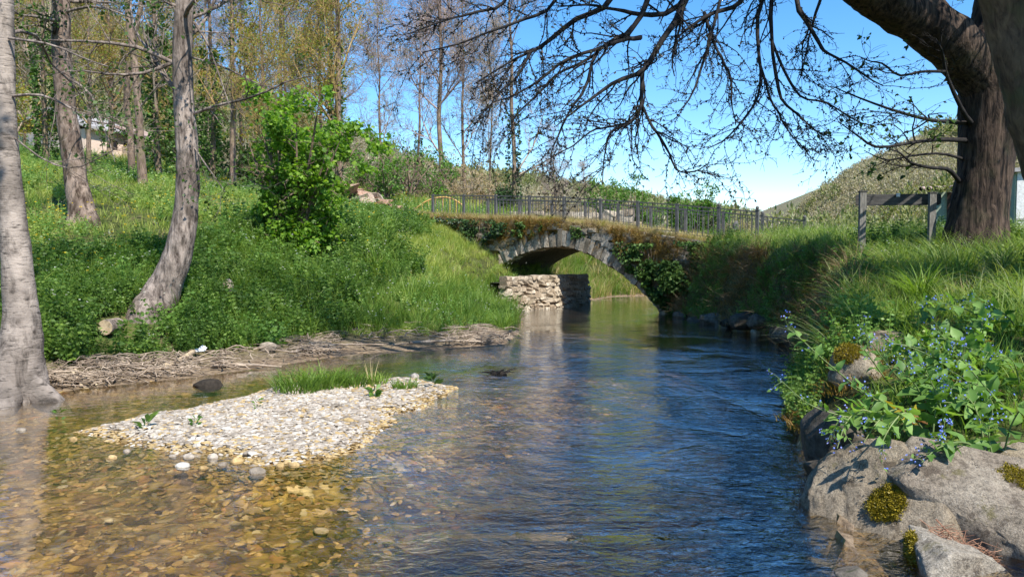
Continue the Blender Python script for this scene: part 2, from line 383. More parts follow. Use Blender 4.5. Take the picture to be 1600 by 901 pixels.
def rbf(ctrl):
    c = np.array(ctrl, float); D = np.linalg.norm(c[:, None, :2] - c[None, :, :2], axis=-1)
    n = len(c); A = np.zeros((n + 3, n + 3)); A[:n, :n] = D + 0.02 * np.eye(n); A[:n, n] = 1; A[:n, n + 1:] = c[:, :2]; A[n:, :n] = A[:n, n:].T
    w = np.linalg.solve(A, np.append(c[:, 2], [0, 0, 0]))
    def f(x, y):
        x = np.asarray(x, float); sh = x.shape; p = np.stack([x.ravel(), np.asarray(y, float).ravel()], -1); o = np.empty(len(p))
        for i in range(0, len(p), 20000):
            q = p[i:i + 20000]; o[i:i + 20000] = np.linalg.norm(q[:, None] - c[None, :, :2], axis=-1) @ w[:n] + w[n] + q @ w[n + 1:]
        return o.reshape(sh)
    return f
_cl = [tuple(at(*p)) for p in ((250, 490, 13), (130, 352, 18), (450, 370, 18), (300, 358, 18.5), (560, 365, 20), (620, 372, 23), (700, 362, 27), (640, 338, 31), (600, 335, 33), (690, 337, 31),
       (200, 258, 36), (60, 250, 32), (350, 292, 36), (450, 305, 36), (520, 440, 17), (650, 440, 18.5), (740, 430, 21.5), (400, 480, 14.6), (130, 500, 12.2), (520, 300, 40), (600, 312, 42), (720, 318, 40), (60, 420, 14.2), (790, 335, 40))]
_cl += [(-60, 60, 12), (-29, 55, 8.2), (-21, 46, 6.5), (-12, 46, 4.8), (-5, 55, 4.0), (-60, 20, 9), (-20, 8, 3.2), (-12, 6, 1.5), (-12, -10, 1.5), (-30, -10, 4), (-10, 0, 1.1), (-8.6, 9.5, .8), (-60, -40, 6), (-10, -40, 1.5),
        (-0.6, 20.5, 0.75), (-0.5, 24, 1.0), (-1.2, 25, 1.7), (0.5, 26, 0.95), (1.5, 27, 0.95), (2.4, 28.5, 1.0), (3.2, 32, 1.5), (5, 35, 2.1), (2, 34, 2.2), (8, 37, 2.2), (0, 42, 2.6), (20, 60, 2.6), (60, 60, 2.8), (-40, 120, 16), (30, 120, 4), (100, 120, 6), (-150, 120, 30), (-150, 0, 20), (150, 120, 8), (30, 40, 2.2)]
_cr = [(2.9, -30, 1.3), (2.6, -4, 1.1), (2.6, 1, .3), (2.4, 4.2, -.35), (2.9, 4.8, -.25), (3.6, 4.4, -.25), (3.7, 5.1, -.02), (2.8, 5.5, .02), (4.4, 5.3, .4), (3.3, 6.0, .45), (3.5, 7.5, .72), (4.3, 9.5, 1.0), (5.3, 11.8, 1.35), (6.3, 14.4, 1.7), (6.3, 16.6, 1.85), (5.9, 19.3, 1.9), (5.6, 21.8, 2.0), (6.9, 21, 2.05), (8, 25, 2.1), (9, 28, 1.9),
       (6, 8, 1.2), (9, 8, 1.4), (6.5, 11, 1.6), (9, 13, 2.0), (10, 16, 2.0), (14, 16, 2.1), (20, 10, 2.2), (20, 25, 2.2), (40, 20, 3), (12, 30, 1.9), (30, 35, 2), (60, 50, 4), (100, 60, 8), (60, 0, 4), (10, -10, 1.6), (40, -30, 3), (8, 3, 1.0), (5, 4, .4), (150, 60, 14)]
TL, TR = rbf(_cl), rbf(_cr)
def hgt(x, y, detail=True):
    x = np.asarray(x, float); y = np.asarray(y, float)
    dl = pdist(x, y, LSH); dr = pdist(x, y, RSH); ins = inside(x, y, RIV)
    left = dl < dr
    wob = 0.25 * fbm(np.stack([x, y, 0 * x], -1) * 1.1, 2)
    zl = np.maximum(TL(x, y), 0.3); zr = np.maximum(TR(x, y), -0.35)
    rampL = 0.045 + 0.06 * np.clip(dl / 0.6, 0, 1)
    zL = np.where(dl < 0.5, rampL * dl * 4.0 / 2, 0.1) + (zl - 0.1) * sstep((dl + wob - 0.35) / 2.2)
    zR = 0.05 + (zr - 0.05) * sstep((dr + wob * 0.6 + 0.05) / (0.75 + 0.15 * np.clip(y - 8, 0, 6) / 6))
    land = np.where(left, zL, zR)
    if detail: land = land + (0.12 * fbm(np.stack([x, y, 0 * x], -1) * 0.7, 4) + 0.05 * fbm(np.stack([x, y, 0 * x + 5], -1) * 3, 3)) * np.clip((np.minimum(dl, dr) - .3) / 1.0, 0, 1)
    t = dl / (dl + dr + 1e-6)
    bed = -(0.02 + 0.12 * sstep(dl / 0.7) + 0.08 * sstep(dl / 3) + 0.55 * sstep((t - 0.54) / 0.32) * (0.45 + 0.55 * sstep((y - 2) / 3)))
    bed = bed * (0.35 + 0.65 * sstep(dr / 0.5))
    di = pdist(x, y, ISL, True) * np.where(inside(x, y, ISL), 1, -1)
    bed = np.maximum(bed, bed + (0.05 + 0.03 * vnoise(np.stack([x * 1.3, y * 1.3, 0 * x], -1)) - bed) * sstep((di + 0.75) / 1.15))
    bed = bed + 0.025 * fbm(np.stack([x, y, 0 * x + 9], -1) * 2.5, 3)
    return np.where(ins, bed, land)
def hz(x, y): return float(hgt(np.array([x]), np.array([y]))[0])
def onland(px, py, Y):           # a point of the ground below the pixel at that depth
    p = at(px, py, Y); return np.array([p[0], p[1], hz(p[0], p[1])])

def shore(px, py, h=.05):        # the spot of ground or water seen at the pixel
    d = ray(px, py); d = d / d[1]; y = np.linspace(3.5, 32, 700); X_, Z_ = d[0] * y, CH + d[2] * y; k = np.where(Z_ <= np.maximum(hgt(X_, y), 0))[0]
    k = k[0] if len(k) else -1; return np.array([X_[k], y[k], max(Z_[k], 0) + h])

# ------------------------------------------------------------------ ground, river bed, water
def axis(lo, hi, far_lo, far_hi, step, g=1.12):
    a = list(np.arange(lo, hi, step)); s = step
    while a[-1] < far_hi: s *= g; a.append(a[-1] + s)
    s = step
    while a[0] > far_lo: s *= g; a.insert(0, a[0] - s)
    return np.array(a)
gx = axis(-9.5, 9.5, -420, 420, 0.13); gy = axis(3.2, 30, -60, 700, 0.13)
X, Y = np.meshgrid(gx, gy)
Z = hgt(X, Y)
far = np.clip((np.hypot(X, Y - 15) - 90) / 60, 0, 1); Z = Z * (1 - far) + 4.0 * far
idx = np.arange(X.size).reshape(X.shape)
quads = np.stack([idx[:-1, :-1], idx[:-1, 1:], idx[1:, 1:], idx[1:, :-1]], -1).reshape(-1, 4)
qc = (X.ravel()[quads].mean(1), Y.ravel()[quads].mean(1)); qin = inside(qc[0], qc[1], RIV)
VG = np.stack([X, Y, Z], -1).reshape(-1, 3)

a = N('earth'); nz = a.noise(1.2, 6); fz = a.noise(14, 6, 0.65)
c = a.ramp(nz, [(0.35, (0.05, 0.055, 0.022)), (0.55, (0.085, 0.10, 0.03)), (0.72, (0.14, 0.115, 0.06))])
c = a.mix(1.0, c, a.ramp(fz, [(0.3, 0.5), (0.7, 1.3)]), 'MULTIPLY')
zz = a.n('SeparateXYZ'); a.t.links.new(a.geo.outputs['Position'], zz.inputs[0])
mud = a.ramp(a.math('ADD', zz.outputs[2], a.math('MULTIPLY', nz, 0.2)), [(0.12, 1.0), (0.42, 0.0)])
c = a.mix(mud, c, a.ramp(fz, [(0.3, (0.10, 0.068, 0.043)), (0.7, (0.31, 0.235, 0.16))]))
M['earth'] = a.done(a.bsdf(c, 0.95, a.bump(fz, 0.8, 0.05), 0.1))

a = N('river_bed'); wv = a.noise(4.0, 4, 0.6, a.pos((0.8, 1.1, 1)), 1.0, 'Color')
wco = a.n('VectorMath', operation='MULTIPLY_ADD'); a.set(wco.inputs[0], wv); wco.inputs[1].default_value = (0.30, 0.22, 0); a.set(wco.inputs[2], a.geo.outputs['Position'])
sep = a.n('SeparateXYZ'); a.t.links.new(a.geo.outputs['Position'], sep.inputs[0])
flat = a.pos((1, 0.8, 0.0), (0, 0, 0), wco.outputs[0])
v1 = a.vor(11, flat, out='Color'); v2 = a.vor(27, flat, out='Color'); e1 = a.vor(11, flat); e2 = a.vor(27, flat)
bw = a.n('SeparateColor'); a.set(bw.inputs[0], v1); bw2 = a.n('SeparateColor'); a.set(bw2.inputs[0], v2)
peb = [(0.0, (0.08, 0.05, 0.022)), (0.2, (0.19, 0.12, 0.05)), (0.42, (0.32, 0.225, 0.10)), (0.6, (0.44, 0.31, 0.09)), (0.74, (0.28, 0.24, 0.16)), (0.87, (0.38, 0.20, 0.075)), (1.0, (0.60, 0.52, 0.35))]
c1 = a.ramp(bw.outputs[0], peb); c2 = a.ramp(bw2.outputs[0], peb)
sel = a.ramp(bw.outputs[1], [(0.45, 0.0), (0.5, 1.0)])
c = a.mix(sel, c2, c1)
ee = a.mix(sel, e2, e1)
c = a.mix(1.0, c, a.ramp(ee, [(0.25, 1.0), (0.75, 0.45)]), 'MULTIPLY')
c = a.mix(1.0, c, a.ramp(a.noise(1.1, 5, .6), [(0.36, 0.6), (0.62, 1.45)]), 'MULTIPLY')
deep = a.ramp(a.math('ADD', a.math('MULTIPLY', sep.outputs[2], -1.0), a.math('MULTIPLY', a.noise(0.8, 4), 0.25)), [(0.34, 0.0), (0.62, 0.95)])
deep_dark = a.ramp(a.noise(6, 5), [(0.3, (0.007, 0.008, 0.006)), (0.7, (0.022, 0.021, 0.012))])  # near-black bed colour stands in for the light lost in deep water
c = a.mix(deep, c, deep_dark)
dry = a.math('MULTIPLY', a.ramp(a.math('ADD', sep.outputs[2], a.math('MULTIPLY', a.noise(7, 4), .03)), [(0.018, 0.0), (0.055, 1.0)]), a.ramp(a.math('ADD', a.math('MULTIPLY', sep.outputs[0], -0.25), 0.5), [(0.45, 0.0), (0.55, 1.0)]))
c = a.mix(dry, c, a.ramp(bw2.outputs[0], [(0.0, (0.26, 0.21, 0.16)), (0.6, (0.42, 0.36, 0.29)), (1.0, (0.54, 0.48, 0.40))]))
M['bed'] = a.done(a.bsdf(c, 0.8, a.bump(ee, 0.5, 0.04), 0.2))

def sheet(name, sel, mat):
    q = quads[sel]; u, inv = np.unique(q, return_inverse=True)
    o = MB().add(VG[u], inv.reshape(q.shape)).obj(name, mat); o['kind'] = 'structure'; return o
sheet('ground', ~qin, M['earth'])
sheet('river_bed', qin, M['bed'])

a = N('water')
sp = a.n('SeparateXYZ'); a.t.links.new(a.geo.outputs['Position'], sp.inputs[0])
calm = a.ramp(a.math('MULTIPLY', sp.outputs[1], 1 / 30.0), [(0.30, 1.35), (0.45, .9), (0.66, 0.20)])
pat = a.ramp(a.noise(0.5, 4, 0.55, None, 1.0), [(0.35, 0.3), (0.62, 1.5)])
w1 = a.noise(2.3, 3, 0.5, a.pos((0.8, 1.15, 1), (0, 0, 0.2)), 0.8); w2 = a.noise(8.5, 4, 0.55, a.pos((0.8, 1.3, 1), (0, 0, -0.3)), 1.2); w3 = a.noise(26, 2, 0.5, a.pos((0.8, 1.2, 1)))
hh = a.math('ADD', a.math('MULTIPLY', w1, 1.0), a.math('ADD', a.math('MULTIPLY', w2, 0.42), a.math('MULTIPLY', w3, 0.10)))
lee = a.ramp(a.math('ADD', a.math('MULTIPLY', a.math('ADD', sp.outputs[0], a.math('MULTIPLY', a.noise(0.7, 3), 1.6)), 0.2), 0.5), [(0.40, 0.13), (0.74, 1.0)])
hh = a.math('MULTIPLY', hh, a.math('MULTIPLY', lee, a.math('MULTIPLY', calm, pat)))
bp = a.bump(hh, 1.0, 0.045)
fr = a.n('Fresnel'); fr.inputs[0].default_value = 1.38; a.set(fr.inputs[1], bp)
gl = a.n('BsdfAnisotropic') if False else a.n('BsdfGlossy'); gl.inputs['Roughness'].default_value = 0.02; a.set(gl.inputs['Normal'], bp)
gl.inputs[0].default_value = (0.92, 0.96, 1, 1)
tr = a.n('BsdfTransparent'); tr.inputs[0].default_value = (0.97, 0.89, 0.71, 1)
M['water'] = a.done(a.mixs(a.math('MULTIPLY', fr.outputs[0], 1.95, True), tr.outputs[0], gl.outputs[0]))
wx = np.array([-14, 32.0]); wy = np.array([-40, 40.0])
wo = MB().add([[-14, -40, 0], [34, -40, 0], [34, 40, 0], [-14, 40, 0]], np.array([[0, 1, 2, 3]])).obj('water', M['water']); wo['kind'] = 'structure'

# ------------------------------------------------------------------ hills
a = N('hill_scrub'); n1 = a.noise(0.06, 6, 0.6); n2 = a.noise(0.7, 6, 0.7)
c = a.ramp(a.math('ADD', a.math('MULTIPLY', n1, 0.55), a.math('MULTIPLY', n2, 0.45)), [(0.36, (0.17, 0.155, 0.085)), (0.5, (0.27, 0.24, 0.15)), (0.62, (0.24, 0.26, 0.10))])
M['hill'] = a.done(a.bsdf(c, 0.95, a.bump(n2, 1.0, 1.0), 0.1))
def hill(name, pts, Yr, Y0, back, base=1.5, rough=0.04, seed=0, nx=90, ny=40):
    """pts: (px,py) skyline of the ridge standing at depth Yr; the slope starts at depth Y0"""
    w = np.array([at(px, py, Yr) for px, py in pts]); xs = np.linspace(w[0, 0], w[-1, 0], nx); zr = np.interp(xs, w[:, 0], w[:, 2])
    t = np.concatenate([np.linspace(0, 1, ny), 1 + np.linspace(0.05, 1, 12)])
    Xh = np.zeros((len(t), nx)); Yh = Xh.copy(); Zh = Xh.copy()
    for i, tt in enumerate(t):
        Yd = Y0 + (Yr - Y0) * min(tt, 1) + max(tt - 1, 0) * back
        Xh[i] = xs * (0.35 + 0.65 * min(tt, 1)) if False else xs; Yh[i] = Yd
        Zh[i] = base + (zr - base) * (math.sin(min(tt, 1) * math.pi / 2) ** 1.15) - max(tt - 1, 0) * (zr - base) * 0.5
    P = np.stack([Xh, Yh, Zh], -1); nz = (fbm(P * 0.05 + seed, 4) * 3 + fbm(P * .02 + seed, 2) * 3) * (Zh - base) * rough * np.clip(1.2 - t, 0, 1)[:, None]
    P[..., 2] += nz
    id_ = np.arange(P.shape[0] * nx).reshape(-1, nx); q = np.stack([id_[:-1, :-1], id_[:-1, 1:], id_[1:, 1:], id_[1:, :-1]], -1).reshape(-1, 4)
    o = MB().add(P, q).obj(name, M['hill']); o['kind'] = 'structure'; return P[:ny + 1]
HR = hill('right_hill', [(1150, 400), (1200, 372), (1240, 347), (1270, 318), (1300, 296), (1335, 273), (1390, 248), (1440, 226), (1500, 208), (1600, 176), (1750, 150), (2000, 140)], 170, 70, 120)
HL = hill('left_hill', [(-700, -60), (-250, -60), (0, -25), (120, 10), (200, 50), (300, 100), (400, 150), (500, 205), (600, 250), (700, 285), (830, 308), (900, 322), (1000, 355), (1100, 385), (1160, 396)], 190, 75, 140, seed=4)
HM = hill('far_hill', [(500, 320), (650, 270), (800, 280), (850, 286), (900, 293), (960, 303), (1020, 312), (1080, 322), (1140, 332), (1200, 345), (1260, 360), (1330, 380)], 420, 300, 150, seed=9)

# ------------------------------------------------------------------ scattering of what nobody could count (stuff)
def proto(name, mb, mat): return bpy.data.objects.new(name, mb.mesh(name, mat))
def scatter(name, P, protos, scl, rng=RNG, tilt=0.12, aniso=None, rotz_=None):
    P = np.asarray(P, float); n = len(P)
    me = bpy.data.meshes.new(name); me.vertices.add(n); me.vertices.foreach_set('co', P.astype(np.float32).ravel())
    def attr(nm, typ, key, val):
        at_ = me.attributes.new(nm, typ, 'POINT'); at_.data.foreach_set(key, val)
    r = np.column_stack([rng.normal(size=n) * tilt, rng.normal(size=n) * tilt, rng.random(n) * 6.283 if rotz_ is None else rotz_])
    s = (np.asarray(scl[0]) + (scl[1] - scl[0]) * rng.random(n))[:, None] * (np.ones(3) if aniso is None else np.array([1, 1, 1]) + (rng.random((n, 3)) - 0.5) * aniso)
    attr('rot', 'FLOAT_VECTOR', 'vector', r.astype(np.float32).ravel()); attr('scl', 'FLOAT_VECTOR', 'vector', s.astype(np.float32).ravel())
    attr('pick', 'INT', 'value', rng.integers(0, len(protos), n).astype(np.int32))
    o = link(name, me); o['kind'] = 'stuff'
    g = bpy.data.node_groups.new(name, 'GeometryNodeTree')
    g.interface.new_socket('Geometry', in_out='INPUT', socket_type='NodeSocketGeometry'); g.interface.new_socket('Geometry', in_out='OUTPUT', socket_type='NodeSocketGeometry')
    gi = g.nodes.new('NodeGroupInput'); go = g.nodes.new('NodeGroupOutput'); jn = g.nodes.new('GeometryNodeJoinGeometry')
    def named(nm, t):
        x = g.nodes.new('GeometryNodeInputNamedAttribute'); x.data_type = t; x.inputs['Name'].default_value = nm; return x.outputs['Attribute']
    ra, sa, pa = named('rot', 'FLOAT_VECTOR'), named('scl', 'FLOAT_VECTOR'), named('pick', 'INT')
    er = g.nodes.new('FunctionNodeEulerToRotation'); g.links.new(ra, er.inputs[0])
    for k, p in enumerate(protos):
        oi = g.nodes.new('GeometryNodeObjectInfo'); oi.inputs['Object'].default_value = p; oi.inputs['As Instance'].default_value = True
        cp = g.nodes.new('FunctionNodeCompare'); cp.data_type = 'INT'; cp.operation = 'EQUAL'; g.links.new(pa, cp.inputs[2]); cp.inputs[3].default_value = k
        ip = g.nodes.new('GeometryNodeInstanceOnPoints'); g.links.new(gi.outputs[0], ip.inputs['Points']); g.links.new(cp.outputs[0], ip.inputs['Selection'])
        g.links.new(oi.outputs['Geometry'], ip.inputs['Instance']); g.links.new(er.outputs[0], ip.inputs['Rotation']); g.links.new(sa, ip.inputs['Scale'])
        g.links.new(ip.outputs[0], jn.inputs[0])
    g.links.new(jn.outputs[0], go.inputs[0])
    md = o.modifiers.new('scatter', 'NODES'); md.node_group = g
    return o
def pr_grass(n=26, rad=0.16, h0=0.15, h1=0.4, w=0.012, bend=0.5, mat='grass', seed=0, k=4):
    return proto(mat + '_clump', MB().add(*blades(n, rad, h0, h1, w, bend, k, np.random.default_rng(seed))), M[mat])
def pr_leafy(nst=7, h=0.45, ls=0.075, tiers=7, rad=0.16, mat='nettle', seed=0, droop=0.35):
    rg = np.random.default_rng(seed); mb = MB()
    for i in range(nst):
        b = np.array([*(rg.normal(size=2) * rad * 0.6), 0]); hh = h * (0.6 + 0.5 * rg.random()); ln = rg.normal(size=2) * 0.25
        t = np.linspace(0, 1, 5)[:, None]; P = b + t * np.array([0, 0, hh]) + t ** 2 * np.array([*ln, 0]) * hh
        mb.add(*tubes(P, np.linspace(.005, .002, 5), 3))
        for j in range(tiers):
            f = 0.25 + 0.75 * j / (tiers - 1); c = b + f * np.array([0, 0, hh]) + f * f * np.array([*ln, 0]) * hh
            a0 = rg.random() * 6.28; m = 3 if j < tiers - 1 else 4
            an = a0 + np.arange(m) * 6.283 / m
            D = np.column_stack([np.cos(an), np.sin(an), -droop + 0.5 * rg.random(m)])
            mb.add(*leafq(np.repeat(c[None], m, 0), D, ls * (1.15 - 0.5 * f) * (0.7 + 0.6 * rg.random(m)), 0.6, rg, 0.8, -0.06))
    return proto(mat + '_clump', mb, M[mat])
def pr_flowers(n, h0, h1, rad, s, mat, seed=0):
    rg = np.random.default_rng(seed); mb = MB()
    for i in range(n):
        p = np.array([*(rg.normal(size=2) * rad), h0 + (h1 - h0) * rg.random()]); an = np.arange(5) * 1.2566 + rg.random()
        D = np.column_stack([np.cos(an), np.sin(an), 0.4 + 0 * an]) + rg.normal(size=(1, 3)) * 0.3
        mb.add(*leafq(np.repeat(p[None], 5, 0), D, np.full(5, s), 0.8, rg, 0.9, 0.0))
    return proto(mat + '_flowers', mb, M[mat])
def region(n, x0, x1, y0, y1, cond=None, rng=RNG):
    x = x0 + (x1 - x0) * rng.random(n); y = y0 + (y1 - y0) * rng.random(n)
    ins = inside(x, y, RIV); dl = pdist(x, y, LSH); dr = pdist(x, y, RSH)
    k = ~ins
    if cond is not None: k &= cond(x, y, dl, dr)
    x, y = x[k], y[k]; return np.column_stack([x, y, hgt(x, y)])
def patch(P, s, seed): return fbm(np.column_stack([P[:, 0] * s, P[:, 1] * s, np.full(len(P), seed)]), 3)

# ------------------------------------------------------------------ the stone bridge
a = N('bridge_stone'); n1 = a.noise(2.2, 6, 0.6); n2 = a.noise(18, 6, 0.65); v = a.vor(4.5, a.pos((1, 1, 1.9)), out='Color'); ve = a.vor(4.5, a.pos((1, 1, 1.9)))
bw = a.n('SeparateColor'); a.set(bw.inputs[0], v)
c = a.ramp(bw.outputs[0], [(0.0, (0.17, 0.145, 0.115)), (0.5, (0.31, 0.275, 0.225)), (1.0, (0.42, 0.38, 0.33))])
c = a.mix(1.0, c, a.ramp(n2, [(0.3, 0.5), (0.65, 1.2)]), 'MULTIPLY'); c = a.mix(a.ramp(ve, [(0.45, 0.0), (0.7, 0.7)]), c, (0.06, 0.05, 0.035))
mo = a.ramp(a.noise(1.3, 6, 0.65), [(0.40, 0.0), (0.52, 0.9)]); c = a.mix(mo, c, a.ramp(a.noise(9, 5), [(0.35, (0.07, 0.05, 0.015)), (0.6, (0.19, 0.115, 0.03)), (0.75, (0.10, 0.12, 0.03))]))
M['bridge'] = a.done(a.bsdf(c, 0.95, a.bump(a.math('ADD', a.math('MULTIPLY', ve, -1.0), a.math('MULTIPLY', n2, 0.6)), 1.0, 0.06), 0.1))
def m_stone(name, stops, fine=16, dark=(0.05, 0.045, 0.04), lich=None):
    a = N(name); n1 = a.math('ADD', a.math('MULTIPLY', a.noise(3, 5), 0.5), a.math('MULTIPLY', a.orand(), 0.5)); n2 = a.noise(fine, 6, 0.7)
    c = a.ramp(n1, stops); c = a.mix(1.0, c, a.ramp(n2, [(0.3, 0.4), (0.62, 1.2)]), 'MULTIPLY')
    c = a.mix(a.ramp(a.noise(5, 5, 0.6), [(0.55, 0.0), (0.72, 0.75)]), c, dark)
    if lich: c = a.mix(a.ramp(a.noise(7.3, 5, 0.65), [(0.60, 0.0), (0.68, 0.8)]), c, lich)
    return a.done(a.bsdf(c, 0.9, a.bump(n2, 0.7, 0.03), 0.2))
M['arch_stone'] = m_stone('arch_stone', [(0.2, (0.17, 0.14, 0.10)), (0.5, (0.32, 0.275, 0.21)), (0.8, (0.46, 0.415, 0.345))], 16, (0.05, 0.045, 0.04), (.12, .08, .025))
M['drystone'] = m_stone('drystone', [(0.2, (0.25, 0.19, 0.13)), (0.5, (0.38, 0.31, 0.225)), (0.8, (0.50, 0.43, 0.335))])
M['rubble'] = m_stone('rubble', [(0.2, (0.22, 0.115, 0.075)), (0.5, (0.36, 0.235, 0.165)), (0.8, (0.45, 0.38, 0.29))])
M['grey_wall'] = m_stone('grey_wall', [(0.2, (0.2, 0.2, 0.19)), (0.8, (0.4, 0.39, 0.37))])
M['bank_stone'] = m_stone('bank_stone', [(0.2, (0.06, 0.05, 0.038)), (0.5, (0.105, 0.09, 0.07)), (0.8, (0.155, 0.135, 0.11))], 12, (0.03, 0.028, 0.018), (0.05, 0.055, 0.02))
M['boulder'] = m_stone('boulder', [(0.2, (0.19, 0.155, 0.115)), (0.5, (0.28, 0.235, 0.18)), (0.8, (0.38, 0.335, 0.27))], 22, (0.09, 0.075, 0.06), (0.15, 0.14, 0.055))
M['boulder_pale'] = m_stone('pale_boulder', [(0.2, (0.25, 0.215, 0.18)), (0.5, (0.35, 0.315, 0.27)), (0.8, (0.44, 0.41, 0.37))], 13, (0.08, 0.065, 0.055), (0.15, 0.14, 0.055))
M['moss_yellow'] = m_noise('yellow_moss', [(0.3, (0.10, 0.085, 0.01)), (0.55, (0.27, 0.21, 0.02)), (0.75, (0.38, 0.31, 0.03))], 25, 1.0, 0.02, fine=90)
M['deck'] = m_noise('bridge_path', [(0.3, (0.22, 0.18, 0.115)), (0.7, (0.40, 0.34, 0.24))], 3, 0.6, 0.03)

BA = np.array([4.5, 22.8]); BU = np.array([-0.8, 0.6]); BN = np.array([0.6, 0.8]); BW = 3.1
def bp3(s, z, d=0.0):
    s = np.asarray(s, float); p = BA + s[..., None] * BU + np.asarray(d, float)[..., None] * BN if np.ndim(s) else BA + s * BU + d * BN
    return np.concatenate([p, np.asarray(z, float)[..., None]], -1) if np.ndim(s) else np.array([p[0], p[1], z])
DZ = [(-6, 1.9), (-3, 2.12), (-1.4, 2.12), (0, 2.32), (2, 2.64), (4, 2.88), (7, 3.0), (9.5, 3.16), (13, 3.3), (17, 3.4)]
def deckz(s): return np.interp(s, [a for a, b in DZ], [b for a, b in DZ])
ARC = catmull([(6.9, -0.5), (6.75, 0.5), (6.25, 1.2), (5.5, 1.62), (4.6, 1.9), (3.7, 2.0), (3.0, 1.92), (2.2, 1.62), (1.3, 1.12), (0.6, 0.6), (0.1, 0.1), (-0.2, -0.6)], 60)
br = thing('stone_bridge', 'mossy humpbacked stone bridge with a single low arch over the stream', 'bridge', bp3(3.3, 0))
mb = MB(); BL = np.array(br.location)
def face(d, flip):
    # wall between the arch line and the deck, columns along s, rows up
    ss = np.concatenate([np.linspace(11.5, ARC[0, 0], 16)[:-1], ARC[:, 0], np.linspace(ARC[-1, 0], -3.6, 14)[1:]])
    zb = np.concatenate([np.full(15, -0.6), ARC[:, 1], np.full(13, -0.6)])
    zt = deckz(ss) + 0.10 * fbm(np.column_stack([ss * 1.4, ss * 0, ss * 0 + d]), 3)
    t = np.linspace(0, 1, 14)[:, None]; Zf = zb + (zt - zb) * t; Sf = np.broadcast_to(ss, Zf.shape)
    P = bp3(Sf, Zf, np.full(Zf.shape, d)); off = (0.07 * fbm(P * 1.5, 4) + 0.04 * fbm(P * 5, 3)) * (-1 if flip else 1)
    P[..., :2] += off[..., None] * BN
    i = np.arange(P.shape[0] * P.shape[1]).reshape(P.shape[:2]); q = np.stack([i[:-1, :-1], i[:-1, 1:], i[1:, 1:], i[1:, :-1]], -1).reshape(-1, 4)
    return P, q
P0, q = face(0.0, True); mb.add(rel(P0.reshape(-1, 3), BL), q)
P1, q = face(BW, False); mb.add(rel(P1.reshape(-1, 3), BL), q)
mb.obj('spandrel_wall', M['bridge'], br)
bar = np.stack([bp3(ARC[:, 0], ARC[:, 1] - 0.001, np.full(60, d)) for d in np.linspace(-0.06, BW + .06, 12)], 0); bar[..., 2] += 0.03 * fbm(bar * 3, 3)
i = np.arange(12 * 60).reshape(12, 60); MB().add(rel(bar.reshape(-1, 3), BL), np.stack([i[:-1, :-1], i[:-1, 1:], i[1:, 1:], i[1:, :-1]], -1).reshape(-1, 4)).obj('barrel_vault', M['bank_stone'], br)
top = np.stack([P0[-1], P0[-1] * .66 + P1[-1] * .34, P0[-1] * .34 + P1[-1] * .66, P1[-1]], 0); top[1:3, :, 2] += 0.04
n_ = top.shape[1]; i = np.arange(4 * n_).reshape(4, n_); MB().add(rel(top.reshape(-1, 3), BL), np.stack([i[:-1, :-1], i[1:, :-1], i[1:, 1:], i[:-1, 1:]], -1).reshape(-1, 4)).obj('deck', M['deck'], br)
# voussoirs: each stone of the arch ring is a part
cl_ = np.concatenate([[0], np.cumsum(np.linalg.norm(np.diff(ARC, axis=0), axis=1))]); L_ = cl_[-1]; nv = 58
def blockV(seed, jit=.10, ch=.13):
    rg = np.random.default_rng(seed); V = []; c = np.array([[x, y, z] for x in (-1, 1) for y in (-1, 1) for z in (-1, 1)]) * .5
    for q in c:
        j = rg.normal(size=3) * jit * .5; w_ = ch * (.5 + rg.random(3))
        for a_ in range(3): p = q.copy(); p[a_] *= 1 - 2 * w_[a_] * .6; V.append(p + j)
    import bmesh
    bm = bmesh.new(); [bm.verts.new(v) for v in V]; bmesh.ops.convex_hull(bm, input=bm.verts[:]); bmesh.ops.subdivide_edges(bm, edges=bm.edges[:], cuts=1, use_grid_fill=True) if jit > .2 else None
    bm.verts.index_update(); Vv = np.array([v.co[:] for v in bm.verts]); Ff = np.array([[v.index for v in f.verts] for f in bm.faces]); bm.free(); return Vv, Ff
stone_me = []
for k in range(6):
    V, Fc = blockV(100 + k, .13, .09)
    stone_me.append(MB().add(V, Fc).mesh('arch_stone', M['arch_stone'], False))
dry_me = []
for k in range(6):
    V, Fc = blockV(140 + k, .18, .10)
    dry_me.append(MB().add(V, Fc).mesh('wall_stone', M['drystone'], False))
def put(name, me, parent, c, s, R, base=(0, 0, 0)):
    o = link(name, me, parent); m = Matrix.Identity(4)
    R = np.asarray(R) * np.asarray(s, float)[None, :]
    for r_ in range(3):
        for c_ in range(3): m[r_][c_] = R[r_, c_]
        m[r_][3] = c[r_] - base[r_]
    o.matrix_local = m; return o
